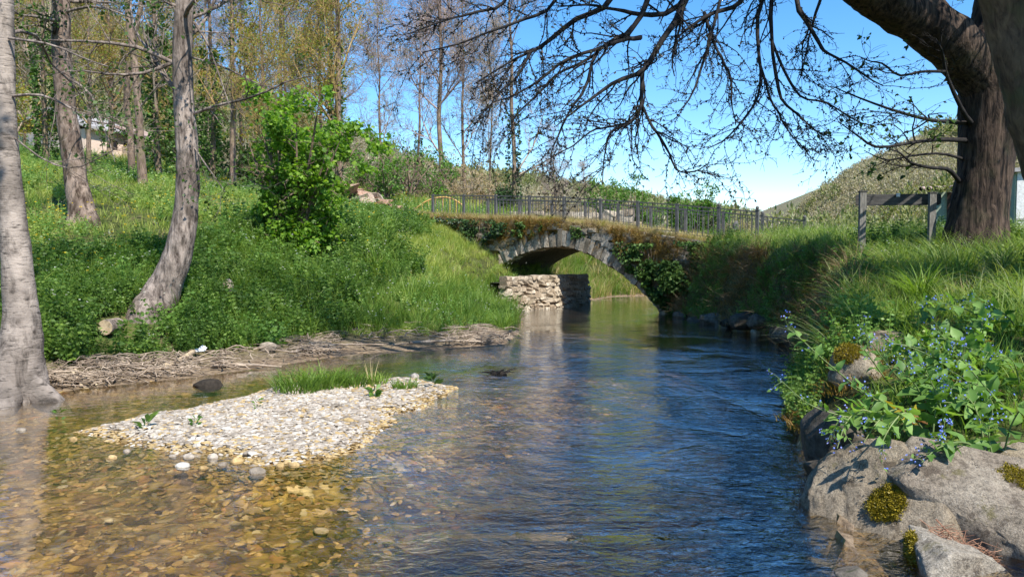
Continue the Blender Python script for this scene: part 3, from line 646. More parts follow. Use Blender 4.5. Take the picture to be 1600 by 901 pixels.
for k in range(nv):
    tt = (k + 0.5) / nv * L_; s_ = np.interp(tt, cl_, ARC[:, 0]); z_ = np.interp(tt, cl_, ARC[:, 1])
    if z_ < -0.25: continue
    ds = np.array([np.interp(tt + .05, cl_, ARC[:, 0]) - np.interp(tt - .05, cl_, ARC[:, 0]), np.interp(tt + .05, cl_, ARC[:, 1]) - np.interp(tt - .05, cl_, ARC[:, 1])]); ds /= np.linalg.norm(ds)
    tv = np.array([ds[0] * BU[0], ds[0] * BU[1], ds[1]]); nv2 = np.array([-ds[1], ds[0]]); nv2 *= np.sign(nv2[1]) if abs(nv2[1]) > .05 else 1
    if nv2[1] < 0: nv2 = -nv2
    rv = np.array([nv2[0] * BU[0], nv2[0] * BU[1], nv2[1]]); h_ = 0.36 + 0.24 * RNG.random()
    c_ = bp3(s_, z_, 0.07 - 0.06 * RNG.random()) + rv * (h_ / 2 - 0.01)
    R_ = np.column_stack([tv, np.array([BN[0], BN[1], 0]), rv])
    put('arch_stone', stone_me[k % 6], br, c_, (L_ / nv * (.93 + .10 * RNG.random()), 0.30, h_), R_, BL)
# loose courses of rubble showing between moss and ivy
for k in range(70):
    s_ = 0.4 + 9.2 * RNG.random(); zt = deckz(s_) - 0.12; zb = np.interp(-s_, -ARC[:, 0], ARC[:, 1]) + 0.62 if s_ < 6.8 else 1.2
    if zb > zt - 0.1: continue
    z_ = zb + (zt - zb) * RNG.random(); R_ = np.column_stack([np.array([BU[0], BU[1], 0]), np.array([BN[0], BN[1], 0]), [0, 0, 1]]) @ eul(0, .15 * RNG.normal(), 0)
    put('rubble_stone', stone_me[k % 6], br, bp3(s_, z_, -0.02), (.22 + .22 * RNG.random(), .2, .13 + .1 * RNG.random()), R_, BL)
# dry stone retaining wall running under the arch
wl = np.array([(-0.25, 23.1), (0.15, 23.75), (0.86, 24.55), (2.5, 26.5), (3.0, 28.4)])
dw = thing('dry_stone_wall', 'low wall of flat pale stones standing in the stream under the arch', 'wall', (0.9, 24.6, 0))
DL = np.array(dw.location); wc = np.concatenate([[0], np.cumsum(np.linalg.norm(np.diff(wl, axis=0), axis=1))])
def wallpt(t): return np.array([np.interp(t, wc, wl[:, 0]), np.interp(t, wc, wl[:, 1])])
core = MB(); 
ts = np.linspace(0.5, wc[-1] - .3, 20); Pc = np.array([[*(wallpt(t) + np.array([-0.8, 0.6]) * o_), z] for o_, z in ((.14, -.6), (.14, .86), (.9, .86), (.9, -.6)) for t in ts]).reshape(4, 20, 3)
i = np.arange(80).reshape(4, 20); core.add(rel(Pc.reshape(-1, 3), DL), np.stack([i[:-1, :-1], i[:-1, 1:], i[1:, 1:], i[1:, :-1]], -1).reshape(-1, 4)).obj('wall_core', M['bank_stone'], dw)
z_ = -0.12
while z_ < 0.98:
    hh_ = 0.085 + 0.055 * RNG.random(); t = 0.1 * RNG.random()
    while t < min(wc[-1], 4.6 if z_ > .5 else 5.2):
        ll = 0.16 + 0.22 * RNG.random(); p = wallpt(t + ll / 2); d = wallpt(t + ll / 2 + .1) - wallpt(t + ll / 2 - .1); d /= np.linalg.norm(d)
        R_ = np.column_stack([[d[0], d[1], 0], [-d[1], d[0], 0], [0, 0, 1]]) @ eul(0.05 * RNG.normal(), 0.05 * RNG.normal(), 0)
        put('wall_stone', dry_me[RNG.integers(6)], dw, np.array([p[0], p[1], z_ + hh_ / 2 + 0.02 * vnoise(np.array([t, z_ * 3, 0.]))]) + np.array([-d[1], d[0], 0]) * (0.02 + .05 * RNG.random()), (ll * 0.98, .28, hh_ * 1.02), R_, DL); t += ll
    z_ += hh_
# grey stone wall beyond the bridge
gw = thing('grey_stone_wall', 'grey field wall of rough stones behind the bridge railing', 'wall', at(760, 330, 37) * [1, 1, 0] + [0, 0, 2.7])
GL = np.array(gw.location); e0, e1 = at(722, 330, 38), at(985, 330, 35)
for r_ in range(4):
    t = 0.0; Lw = np.linalg.norm((e1 - e0)[:2]); d = (e1 - e0)[:2] / Lw
    while t < Lw:
        ll = .3 + .35 * RNG.random(); p = e0[:2] + d * (t + ll / 2)
        put('wall_stone', dry_me[RNG.integers(6)], gw, np.array([p[0], p[1], 2.75 + .28 * r_ + .05 * RNG.normal()]), (ll, .4, .3), np.column_stack([[d[0], d[1], 0], [-d[1], d[0], 0], [0, 0, 1]]) @ eul(.1 * RNG.normal(), .1 * RNG.normal(), 0), GL).data = dry_me[0] if False else dry_me[RNG.integers(6)]; t += ll

# ------------------------------------------------------------------ iron railings on both edges of the deck
bal_me = MB().add(*boxV((0, 0, 0.5), (0.017, 0.017, 1))).mesh('baluster', M['iron'], False)
post_me = MB().add(*boxV((0, 0, 0.5), (0.085, 0.085, 1))).mesh('post', M['iron'], False)
V, Fc = ICO[2]; fin_me = MB().add(V * [0.05, .05, .06], Fc).mesh('finial', M['iron'])
capV = MB().add(*boxV((0, 0, 0), (0.11, .11, .025))).mesh('cap', M['iron'], False)
def railing(label, posts, d, topz, groupless=None, fin_from=1e9):
    s0 = posts[len(posts) // 2]; base = bp3(s0, 0, d); rl = thing('iron_railing', label, 'railing', base)
    R_ = np.column_stack([[BU[0], BU[1], 0], [BN[0], BN[1], 0], [0, 0, 1]])
    for k, s in enumerate(posts):
        zb, zt = deckz(s) - 0.1, topz(s) + 0.04
        put('post', post_me, rl, bp3(s, zb, d), (1, 1, zt - zb), R_, base)
        if s < fin_from:
            pf = put('finial', fin_me, rl, bp3(s, zt + .07, d), (1, 1, 1), R_, base); put('cap', capV, rl, bp3(s, zt + .012, d), (1, 1, 1), R_, base)
    for k in range(len(posts) - 1):
        sa, sb = posts[k], posts[k + 1]; n = max(3, int(round(abs(sb - sa) / 0.155)))
        for off, nm in ((0.0, 'top_rail'), (-0.62, 'bottom_rail'), (-0.11, 'upper_rail')):
            if off == -0.62: off = -(topz((sa + sb) / 2) - deckz((sa + sb) / 2)) + 0.14
            A, B = bp3(sa, topz(sa) + off, d), bp3(sb, topz(sb) + off, d); dd = B - A; Lr = np.linalg.norm(dd) - .086; u = dd / np.linalg.norm(dd); w_ = np.array([BN[0], BN[1], 0])
            V, Fc = boxV((0, 0, 0), (Lr, .035 if off else .05, .022 if off else .035), np.column_stack([u, w_, np.cross(u, w_)])); MB().add(V + (A + B) / 2 - base, Fc).obj(nm, M['iron'], rl, False)
        for j in range(1, n):
            s = sa + (sb - sa) * j / n; zb = deckz(s) + .153; put('baluster', bal_me, rl, bp3(s, zb, d), (1, 1, topz(s) - zb - 0.019), R_, base)
    return rl
def s_of(px, d):      # the place along the bridge that the pixel column meets
    k = (px - 800) / F; b = BA + d * BN; return (b[0] - k * b[1]) / (0.6 * k + 0.8)
nearp = [s_of(px, 0.12) for px in (677, 725, 775, 827, 881, 938, 996, 1057, 1122, 1182)]
farp = [s_of(px, BW - 0.12) for px in (763, 812, 862, 914, 965, 1016, 1070, 1129, 1190, 1256)]
_nz = [(s_of(px, .12), at(px, py, (BA + s_of(px, .12) * BU + .12 * BN)[1])[2]) for px, py in ((677, 305), (775, 306), (881, 308.5), (996, 316), (1057, 320), (1122, 326), (1182, 331))]
_fz = [(s_of(px, BW - .12), at(px, py, (BA + s_of(px, BW - .12) * BU + (BW - .12) * BN)[1])[2]) for px, py in ((763, 312), (914, 316), (1016, 324), (1070, 328), (1129, 332), (1190, 338), (1256, 345))]
tz = lambda T: (lambda s: float(np.interp(s, [q[0] for q in T][::-1], [q[1] for q in T][::-1])))
rl1 = railing('grey iron railing with thin upright bars along the near edge of the bridge', nearp, 0.12, tz(_nz), fin_from=-1.6)
rl2 = railing('grey iron railing along the far edge of the bridge, seen behind the near one', farp, BW - 0.12, tz(_fz), fin_from=-1.6)
s_ = s_of(1150, .12); V, Fc = rock((.085, .03, .15), 2, .35, 2, 3, 5); MB().add(V + bp3(s_, tz(_nz)(s_) - .45, .05) - np.array(rl1.location), Fc).obj('cast_ornament', M['iron'], rl1)
# small arched handrail of yellow wood at the left end
ya = thing('arched_handrail', 'small arched handrail of yellow wood beyond the left end of the bridge', 'handrail', at(685, 330, 33)); YL = np.array(ya.location)
for dd in (0, 0.5):
    P = np.array([at(px, py, 33 + dd) for px, py in ((648, 327), (660, 318), (675, 311), (692, 308), (708, 311), (722, 320))]); Pc = catmull(P, 16)
    MB().add(*tubes(rel(Pc, YL), np.full(16, .035), 6)).obj('handrail', M['wood_yellow'], ya)
    for j in range(1, 15, 2):
        p = Pc[j]; MB().add(*tubes(rel(np.array([p, p + [0, 0, -.22], p + [0, 0, -.55 - .3 * (1 - abs(j - 8) / 8)]]), YL), np.full(3, .022), 5)).obj('upright', M['wood_yellow'], ya)

# ------------------------------------------------------------------ the sign, kiosk, shed and far houses
sg = thing('wooden_sign', 'dark wooden sign board seen from behind on two grey posts in the grass', 'sign', onland(1403, 390, 13.5)); SL = np.array(sg.location)
A, B = at(1348, 300, 13.6), at(1457, 302, 13.3)
for P_, yb in ((A, 390), (B, 378)):
    zb = hz(P_[0], P_[1]) - 0.3; zt = P_[2]; V, Fc = boxV((P_[0], P_[1], (zb + zt) / 2), (.105, .10, zt - zb), rotz(-.15)); MB().add(rel(V, SL), Fc).obj('post', M['post_wood'], sg, False)
    V, Fc = boxV((P_[0], P_[1], zt + .012), (.13, .12, .022), rotz(-.15)); MB().add(rel(V, SL), Fc).obj('post_cap', M['sign_wood'], sg, False)
l, r = at(1338, 312, 13.75), at(1472, 311, 13.35); u = (r - l); Ls = np.linalg.norm(u); u /= Ls; wv_ = np.cross([0, 0, 1.], u)
hb = 0.2; ang = np.linspace(0, 2 * math.pi, 24, endpoint=False); cx_ = np.sign(np.cos(ang)) * (Ls / 2 - .05) + .05 * np.cos(ang); cz_ = np.sign(np.sin(ang)) * (hb / 2 - .05) + .05 * np.sin(ang)
ctr = (l + r) / 2 + wv_ * .085; Vb = np.concatenate([ctr + cx_[:, None] * u + cz_[:, None] * np.array([0, 0, 1]) + wv_ * o_ for o_ in (-.03, .03)])
MB().add(rel(Vb, SL), [np.array([np.arange(24)]), np.array([np.arange(24, 48)[::-1]]), np.array([[i, (i + 1) % 24, 24 + (i + 1) % 24, 24 + i] for i in range(24)])]).obj('sign_board', M['sign_wood'], sg, False)
V, Fc = boxV(ctr + [0, 0, hb / 2 - .02] - wv_ * .04, (.06, .03, .06)); MB().add(rel(V, SL), Fc).obj('bracket', M['white_metal'], sg, False)
M['plaster_green'] = m_noise('pale_green_plaster', [(0.3, (0.33, 0.40, 0.30)), (0.7, (0.42, 0.48, 0.36))], 2, 0.2, 0.01)
M['plaster_white'] = m_noise('white_plaster', [(0.3, (0.66, 0.66, 0.66)), (0.7, (0.8, 0.8, 0.79))], 2, 0.2, 0.01)
M['plaster_pink'] = m_noise('pink_plaster', [(0.3, (0.60, 0.46, 0.38)), (0.7, (0.75, 0.60, 0.50))], .5, 0.2, 0.01)
M['roof_tile'] = m_noise('clay_tile', [(0.3, (0.25, 0.16, 0.125)), (0.7, (0.46, 0.36, 0.31))], 4, 0.3, 0.01, orand=.6)
M['roof_grey'] = m_noise('grey_roof', [(0.3, (0.25, 0.24, 0.24)), (0.7, (0.42, 0.41, 0.41))], 1, 0.3, 0.03)
M['wood_brown'] = m_noise('brown_wood', [(0.3, (0.055, 0.03, 0.02)), (0.7, (0.12, 0.07, 0.05))], 8, 0.2, 0.005, stretch=(1, 1, 4))
M['dark_glass'] = m_noise('dark_pane', [(0.3, (0.01, 0.01, 0.012)), (0.7, (0.03, 0.03, 0.035))], 2, 0.0, 0.01, .2)
def block(mb, p0, u, w, L, D, z0, z1):
    c = [p0, p0 + u * L, p0 + u * L + w * D, p0 + w * D]; V = [[*q[:2], z] for z in (z0, z1) for q in c]
    mb.add(V, np.array([[0, 1, 5, 4], [1, 2, 6, 5], [2, 3, 7, 6], [3, 0, 4, 7], [4, 5, 6, 7], [3, 2, 1, 0]])); return mb
e = lambda x, y: np.array([x, y], float)
ki = thing('kiosk', 'small pale green kiosk with a tiled roof and brown shutter beside the big trunk', 'kiosk', at(1485, 380, 17.5)); KL = np.array(ki.location)
k0 = at(1462, 330, 17.5)[:2]; ku, kw = nrm(e(.87, -.49)), nrm(e(.49, .87)); kl3 = np.array([KL[0], KL[1]])
block(MB(), k0 - kl3, ku, kw, 2.2, 2.4, 1.7 - KL[2], 3.19 - KL[2]).obj('wall', M['plaster_green'], ki, False)
block(MB(), k0 - kl3 + ku * .22 - kw * .06, ku, kw, .9, .05, 2.52 - KL[2], 3.17 - KL[2]).obj('shutter', M['wood_brown'], ki, False)
block(MB(), k0 - kl3 - ku * .02 - kw * .03, ku, kw, 1.3, .026, 2.38 - KL[2], 2.46 - KL[2]).obj('counter', M['plaster_white'], ki, False)
tile_me = MB().add(*tubes(np.array([[0, 0, 0], [0, .35, .03], [0, .75, .06]]), np.full(3, .05), 6)).mesh('roof_tile', M['roof_tile'])
for j in range(17):
    for r_ in range(4):
        p = k0 + ku * (-.3 + j * .155) + kw * (-.35 + r_ * .62); o = link('roof_tile', tile_me, ki, (p[0] - KL[0], p[1] - KL[1], 3.25 + r_ * .05 - KL[2])); o.rotation_euler = (0, 0, math.atan2(ku[1], ku[0]))
sh = thing('shed', 'tall shed with one white and one dark green wall at the right edge', 'shed', at(1590, 380, 15)); HL_ = np.array(sh.location)
h0 = at(1588, 330, 14.6)[:2]; hu, hw = nrm(e(1, -.40)), nrm(e(.46, 1))
block(MB(), h0 - HL_[:2], hu, hw, 2.6, 2.4, 1.6 - HL_[2], 3.34 - HL_[2]).obj('wall', M['plaster_white'], sh, False)
block(MB(), h0 - HL_[:2] - hu * .03 + hw * .02, hu, hw, .026, 2.37, 1.6 - HL_[2], 3.3 - HL_[2]).obj('side_panel', M['plaster_green'], sh, False)
block(MB(), h0 - HL_[:2] - hu * .12 - hw * .08, hu, hw, 2.9, 2.6, 3.343 - HL_[2], 3.42 - HL_[2]).obj('roof', M['roof_grey'], sh, False)
block(MB(), h0 - HL_[:2] - hu * .0 - hw * .012, hu, hw, 2.6, .010, 2.42 - HL_[2], 2.46 - HL_[2]).obj('ledge', M['roof_grey'], sh, False)
def house(label, pl, pr, D, dep, zt_px, wall, roof, wins, ztop=1.0):
    l, r = at(*pl, D), at(*pr, D + dep); o = thing('house', label, 'house', (l + r) / 2 * [1, 1, 0] + [0, 0, min(l[2], r[2])]); O = np.array(o.location)
    u = (r - l)[:2]; L = np.linalg.norm(u); u /= L; w = np.array([-u[1], u[0]]); zt = at(pl[0], zt_px, D)[2]; z0 = min(l[2], r[2]) - 2
    block(MB(), l[:2] - O[:2], u, w, L, 7, z0 - O[2], zt - O[2]).obj('wall', wall, o, False)
    p0 = l[:2] - O[:2] - u * .4 - w * .5; V = [[*p0, zt + .01 - O[2]], [*(p0 + u * (L + .8)), zt + .01 - O[2]], [*(p0 + u * (L + .8) + w * 4), zt + ztop - O[2]], [*(p0 + w * 4), zt + ztop - O[2]], [*(p0 + u * (L + .8) + w * 8), zt + .01 - O[2]], [*(p0 + w * 8), zt + .01 - O[2]]]
    V = np.array(V); n = len(V); V = np.vstack([V, V + [0, 0, .18]]); MB().add(V, np.array([[0, 1, 2, 3], [3, 2, 4, 5], [6, 9, 8, 7], [9, 11, 10, 8], [0, 6, 7, 1], [5, 4, 10, 11], [0, 3, 9, 6], [3, 5, 11, 9], [1, 7, 8, 2], [2, 8, 10, 4]])).obj('roof', roof, o, False)
    for (fx, z, w_, h_, nm) in wins:
        q = l[:2] - O[:2] + u * (fx * L) - w * .06
        fr_ = block(MB(), q, u, w, w_, .05, zt - z - h_ - O[2], zt - z - O[2]).obj(nm, M['wood_brown'], o, False); block(MB(), q + u * .12 - w * .012, u, w, w_ - .24, .01, zt - z - h_ + .12 - O[2], zt - z - .12 - O[2]).obj('pane', M['dark_glass'], fr_, False)
    return o
house('pink plastered house with a grey roof on the slope behind the trees', (134, 246), (208, 252), 56, 4, 201, M['plaster_pink'], M['roof_grey'], [(.52, .55, .55, .6, 'window'), (.8, .6, .55, .6, 'window'), (.8, 2.1, .8, 1.9, 'door')], 1.6)
house('rough tan stone house almost hidden by ivied trees', (246, 268), (292, 275), 58, 3, 226, M['drystone'], M['roof_tile'], [(.5, .8, .6, .8, 'window')], 1.4)
rb = thing('road_wall', 'low whitish wall along the road above the meadow', 'wall', at(300, 280, 44)); RL = np.array(rb.location)
Pw = np.array([at(px, py, D_) for px, py, D_ in ((170, 246, 50), (235, 268, 46), (300, 278, 43), (345, 284, 41), (378, 290, 39))]); Pw = catmull(Pw, 14)
V = np.concatenate([Pw + [0, 0, -.9], Pw + [0, 0, .12], Pw + [0.1, .3, .12], Pw + [.1, .3, -.9]]).reshape(4, 14, 3); i = np.arange(56).reshape(4, 14)
MB().add(rel(V.reshape(-1, 3), RL), np.stack([i[:-1, :-1], i[:-1, 1:], i[1:, 1:], i[1:, :-1]], -1).reshape(-1, 4)).obj('wall', M['plaster_white'], rb, False)
for j in range(0, 14, 3):
    MB().add(*tubes(rel(np.array([Pw[j] - [0, 0, .3], Pw[j] + [0, 0, .3], Pw[j] + [0, 0, .6]]), RL), np.full(3, .05), 6)).obj('marker_post', M['white_metal'], rb)

# ------------------------------------------------------------------ trees
def pxpath(lst): return np.array([at(*p) for p in lst])
def pr2(px_w, D): return px_w * D / F / 2
def grow_main(root, pts, rad, mat, name='trunk', k=40, m=20, rough=.07, freq=4, ridges=0.0):
    V, Fc, r = limb(rel(pts, root.location), rad, k, m, rough, freq, ridges); return MB().add(V, Fc, r).obj(name, mat, root)
def poly(pts, rad, k): P = catmull(np.column_stack([np.asarray(pts, float), rad]), k); return P[:, :3], P[:, 3]
def addt(mb, PR, m=4): mb.add(*tubes(PR[0], PR[1], m))

# the pale trunk at the left edge, standing in the stream
def broad_tree(name, label, tp, base_onland, bark, limbs, leafn, leafs, seed, group=None, topz=9.5, crownspec=(15, 1.4, 3.2), leafmat='leaf_alder', leaf_t=(.3, 1)):
    """tp: (px,py,D,width px) up the trunk; limbs: list of ((px,py,D)..., width)"""
    rg = np.random.default_rng(seed); P = pxpath([t[:3] for t in tp]); R = np.array([pr2(t[3], t[2]) for t in tp])
    b = P[0].copy(); t = thing(name, label, 'tree', b, group); O = np.array(t.location)
    P = np.vstack([P[0] - [0, 0, .5], P]); R = np.append(R[0] * 1.1, R)
    d = nrm(P[-1] - P[-2]); hgt_left = max(0.5, topz - P[-1][2])
    for f in (.35, .7, 1.0): P = np.vstack([P, P[-1] + d * hgt_left * .35 + rg.normal(size=3) * .12]); R = np.append(R, R[-1] * .68)
    grow_main(t, P, R, bark, k=90, m=30, rough=.14, freq=3.6, ridges=.025)
    Pk, Rk = poly(P, R, 30)
    mb = MB(); L1 = []
    for lb in limbs:
        q = pxpath(lb[:-1]); rr = np.linspace(pr2(lb[-1] * .72, lb[0][2]), .005, len(q)); a_, b_ = poly(q, rr, 8); L1.append((a_, b_))
    c1 = spawn(Pk[None, 16:], Rk[None, 16:], crownspec[0], .05, 1, 1.0, crownspec[1], crownspec[2], -.05, .3, 8, .26, .01, .25, .3, rg)
    A = np.concatenate([np.stack([x[0] for x in L1])] + [c1[0]]) if L1 else c1[0]; B = np.concatenate([np.stack([x[1] for x in L1])] + [c1[1]]) if L1 else c1[1]
    c2 = spawn(A, B, 9, .15, 1, .8, .35, 1.2, .03, .35, 6, .5, .004, .3, .2, rg); c3 = spawn(*c2, 5, .2, 1, .8, .15, .45, .02, .4, 4, .6, .003, .4, 0, rg)
    for c, m in (((A, B), 7), (c2, 4), (c3, 3)): mb.add(*tubes(c[0] - O, c[1], m))
    mb.obj('branches', M['twig_dark'] if bark is M['bark_dark'] else M['bark_grey'], t)
    p, dd = along(c3[0], leafn, *leaf_t, rng=rg); p2 = p + rg.normal(size=p.shape) * .04
    keep = (fbm(p * .9 + seed, 2) > -.05); p2, dd = p2[keep], dd[keep]
    q = nrm(dd * .4 + rg.normal(size=dd.shape) + [0, 0, -.3])
    MB().add(*leafq(p2 - O, q, leafs * (.6 + .7 * rg.random(len(p2))), .72, rg, .3)).obj('leaves', M[leafmat], t)
    return t
t1 = broad_tree('alder_tree', 'pale mottled trunk with a swollen foot standing in the water at the left edge',
    [(22, 632, 9.3, 101), (27, 595, 9.3, 86), (31, 555, 9.3, 65), (33, 500, 9.35, 52), (27, 420, 9.4, 43), (19, 330, 9.45, 36), (13, 230, 9.5, 29), (9, 130, 9.55, 26), (7, 0, 9.6, 25), (5, -120, 9.7, 22)], None, M['bark_pale'],
    [((20, 150, 9.5), (60, 148, 9.4), (100, 163, 9.3), (150, 192, 9.2), (190, 190, 9.1), 7), ((16, 210, 9.5), (70, 250, 9.3), (120, 262, 9.1), (185, 230, 9.0), 4), ((14, 60, 9.5), (80, 70, 9), (140, 95, 8.7), (190, 110, 8.5), 6)], 3, .055, 11, topz=9.0)
for k, (dx, dy, h_) in enumerate(((-.45, .1, .5), (.55, -.1, .35), (.2, -.5, .3), (-.1, .5, .4))):
    b = np.array(t1.location); c = np.array([0, 0, h_]); grow_main(t1, b + np.array([[0, 0, h_ + .25], [dx * .5, dy * .5, h_ * .6], [dx, dy, .02], [dx * 1.5, dy * 1.5, -.25]]), [.2, .17, .13, .06], M['bark_pale'], 'root', 20, 14, .30)
t2 = broad_tree('alder_tree', 'curved grey trunk bending out of the nettles on the left bank',
    [(232, 496, 12.8, 62), (246, 472, 12.9, 56), (262, 440, 13, 48), (277, 400, 13, 42), (288, 350, 13, 37), (293, 300, 13, 34), (293, 235, 13, 33), (287, 160, 13, 30), (285, 80, 13, 28), (289, 0, 13, 26), (296, -80, 13, 22)], None, M['bark_grey'],
    [((272, 97, 13), (230, 113, 12.8), (180, 117, 12.5), (120, 110, 12.2), (70, 118, 12), 9), ((300, 178, 13), (340, 165, 12.8), (400, 150, 12.4), (455, 125, 12.2), (500, 118, 12), 8), ((303, 35, 13), (325, 70, 12.7), (345, 125, 12.4), (362, 175, 12.2), 6), ((285, 12, 13), (262, 5, 12.8), (230, -15, 12.5), 10), ((300, 90, 13), (350, 105, 12.6), (400, 130, 12.3), (440, 140, 12), 5), ((300, 225, 13), (320, 255, 12.6), (345, 290, 12.2), (352, 300, 12), 4)], 3, .065, 12, topz=8.5)
t3 = broad_tree('alder_tree', 'brown rough trunk standing at the top of the left bank behind the pale trunk',
    [(131, 352, 18, 50), (127, 325, 18, 38), (120, 290, 18, 33), (113, 240, 18, 31), (104, 180, 18, 29), (98, 110, 18, 27), (95, 40, 18, 26), (96, -40, 18, 22)], None, M['bark_rough'],
    [((100, 118, 18), (140, 145, 17.7), (156, 185, 17.4), (172, 225, 17.2), (180, 255, 17), 7), ((96, 60, 18), (60, 40, 17.5), (20, 45, 17), 6), ((98, 20, 18), (150, 10, 17.6), (210, 30, 17.2), (260, 45, 17), 7)], 5, .08, 13, topz=9)
t4 = broad_tree('slender_tree', 'slim brown trunk between the two alders, rising from the sunny meadow', [(223, 284, 27, 15), (220, 240, 27, 12), (217, 180, 27, 11), (210, 100, 27, 10), (200, 20, 27, 9), (195, -60, 27, 7)], None, M['bark_brown'], [((217, 170, 27), (250, 130, 26.5), (270, 110, 26), 5)], 2, .09, 14, topz=13, leafmat='leaf_gold')
t5 = broad_tree('slender_tree', 'second slim trunk leaning left beside the ivy column in the meadow', [(206, 262, 30, 11), (204, 220, 30, 10), (198, 150, 30, 9), (205, 80, 30, 8), (222, 0, 30, 7), (228, -60, 30, 5)], None, M['bark_brown'], [], 2, .09, 15, topz=14, leafmat='leaf_gold')

# bare trees and ivied trees in the middle distance: built once per kind, then copied
def bare_tree(name, label, loc, H, r, seed, twig, group, nl=(16, 8, 7, 3), leaf=None, ang=.75, spread=.30, trunk=None, base=.18):
    rg = np.random.default_rng(seed); t = thing(name, label, 'tree', loc, group)
    zz_ = np.linspace(0, H, 8); P = np.column_stack([np.cumsum(rg.normal(size=8) * .03 * H / 8), np.cumsum(rg.normal(size=8) * .03 * H / 8), zz_]); P[0, :2] = 0; P[0, 2] = -.5; R = np.linspace(r, r * .12, 8) * .7
    V, Fc, rr = limb(P, R, 24, 9, .1, 2); MB().add(V, Fc, rr).obj('trunk', trunk or M['bark_brown'], t)
    A, B = poly(P, R, 20); c1 = spawn(A[None], B[None], nl[0], base, .97, ang, H * spread * .6, H * spread, -.10, .22, 7, .45, .02, .25, .2, rg)
    sc_ = np.clip(1.25 - (c1[0][:, 0, 2] / H), .35, 1)[:, None, None]; c1 = (c1[0][:, :1] + (c1[0] - c1[0][:, :1]) * sc_, c1[1])
    c2 = spawn(*c1, nl[1], .2, 1, .7, H * .06, H * .13, -.06, .3, 5, .55, .012, .4, .2, rg); c3 = spawn(*c2, nl[2], .15, 1, .7, H * .03, H * .065, -.03, .35, 4, .6, .009, .5, .1, rg)
    mb = MB()
    for c, m in ((c1, 5), (c2, 3), (c3, 3)): mb.add(*tubes(*c, m))
    if nl[3]:
        c4 = spawn(*c3, nl[3], .2, 1, .7, H * .012, H * .03, 0, .3, 3, .7, .008, .6, 0, rg); mb.add(*tubes(*c4, 3))
    mb.obj('branches', twig, t)
    if leaf:
        mat, n, s, th_ = leaf; p, d = along(c3[0], n, .1, 1, rg); k = fbm(p * .35 + seed, 2) > th_; p, d = p[k], d[k]
        MB().add(*leafq(p + rg.normal(size=p.shape) * .1, nrm(d + rg.normal(size=d.shape)), s * (.6 + .8 * rg.random(len(p))), .6, rg)).obj('buds' if 'bud' in M[mat].name else 'leaves', M[mat], t)['kind'] = 'stuff'
    return t
def ivy_on(t, h0, h1, r, n, seed, s=.16, mat='leaf_ivy'):
    rg = np.random.default_rng(seed); z = h0 + (h1 - h0) * rg.random(n); a_ = rg.random(n) * 6.283; rr = r * (.5 + .6 * rg.random(n)) * (1 + .5 * fbm(np.column_stack([a_, z, 0 * z]) * .9 + seed, 2)) * np.where(z > h1 - 1.5, .75, 1)
    p = np.column_stack([rr * np.cos(a_), rr * np.sin(a_), z]); d = np.column_stack([np.cos(a_), np.sin(a_), -.6 + .8 * rg.random(n)])
    MB().add(*leafq(p, d, s * (.6 + .8 * rg.random(n)), .9, rg, .2)).obj('ivy', M[mat], t)
def dup(t, loc, rz, label, scale=1.0):
    c = t.copy(); COL.objects.link(c); c.location = loc; c.rotation_euler = (0, 0, rz); c.scale = (scale,) * 3; c['label'] = label
    for ch in t.children:
        d = ch.copy(); COL.objects.link(d); d.parent = c
    return c
GB = 'bare trees behind the bridge'
ba = bare_tree('bare_tree', 'tallest bare pinkish grey tree, rising straight behind the left end of the railing', onland(686, 330, 44), 19, .24, 21, M['twig_pink'], GB, (22, 10, 8, 3), ('leaf_tan', 2, .07, -.1)); ivy_on(ba, 0, 3.6, .3, 500, 1, .12, 'leaf_ivy_light')
bb = bare_tree('bare_tree', 'slender bare tree just right of the tallest one with a thin straight stem', onland(730, 330, 50), 18, .18, 22, M['twig_tan'], GB, (20, 9, 8, 3), ('leaf_tan', 3, .08, -.1), ang=.65); ivy_on(bb, 0, 2.5, .25, 250, 2, .12, 'leaf_ivy_light')
bc = bare_tree('bare_tree', 'bare tree with a dark ivied stem nearest the crown of the bridge', onland(802, 325, 42), 17, .22, 23, M['twig_tan'], GB, (18, 9, 6, 2), ('leaf_gold', 1, .10, .1)); ivy_on(bc, 0, 7.0, .34, 1100, 3, .13)
lab = ['bare tree over the rubble heap with wide pale limbs', 'bare leaning tree behind the leafy bush', 'thin bare tree between the rubble heap and the bridge', 'bare tree behind the grey field wall', 'small bare tree with a round crown above the middle of the railing', 'bare tree at the back of the meadow left of the bush', 'bare tree on the slope above the road wall', 'bare tree far behind the pink house', 'bare tree beside the tan stone house', 'low bare tree to the left of the pale alder trunk', 'bare tree with drooping twigs behind the first ivied trunk', 'bare tree right of the small round one beyond the bridge']
for k, (src, px, D, s) in enumerate(((bb, 600, 56, .95), (ba, 520, 52, .9), (bc, 655, 60, .95), (bb, 765, 62, .9), (ba, 865, 50, .36), (bb, 455, 46, .95), (ba, 380, 52, .8), (bc, 120, 70, .8), (bb, 300, 66, .8), (ba, 40, 52, .7), (bc, 330, 58, .9), (bb, 912, 60, .3))):
    dup(src, onland(px, 330, D), 1.3 * k + .5, lab[k], s)
GG = 'trees in gold bud behind the left bank'
ga = bare_tree('budding_tree', 'tree in golden bud behind the curved alder trunk', onland(365, 300, 34), 14, .22, 31, M['twig_gold'], GG, (18, 9, 7, 2), ('leaf_spring', 10, .10, -.25), trunk=M['bark_brown'])
gb_ = bare_tree('budding_tree', 'tall budding tree with a moss gilded trunk above the leafy bush', onland(528, 300, 36), 16, .27, 32, M['twig_gold'], GG, (18, 8, 7, 2), ('leaf_spring', 7, .10, -.2), trunk=M['bark_brown']); ivy_on(gb_, 1, 7.5, .34, 700, 5, .13, 'leaf_ivy_light')
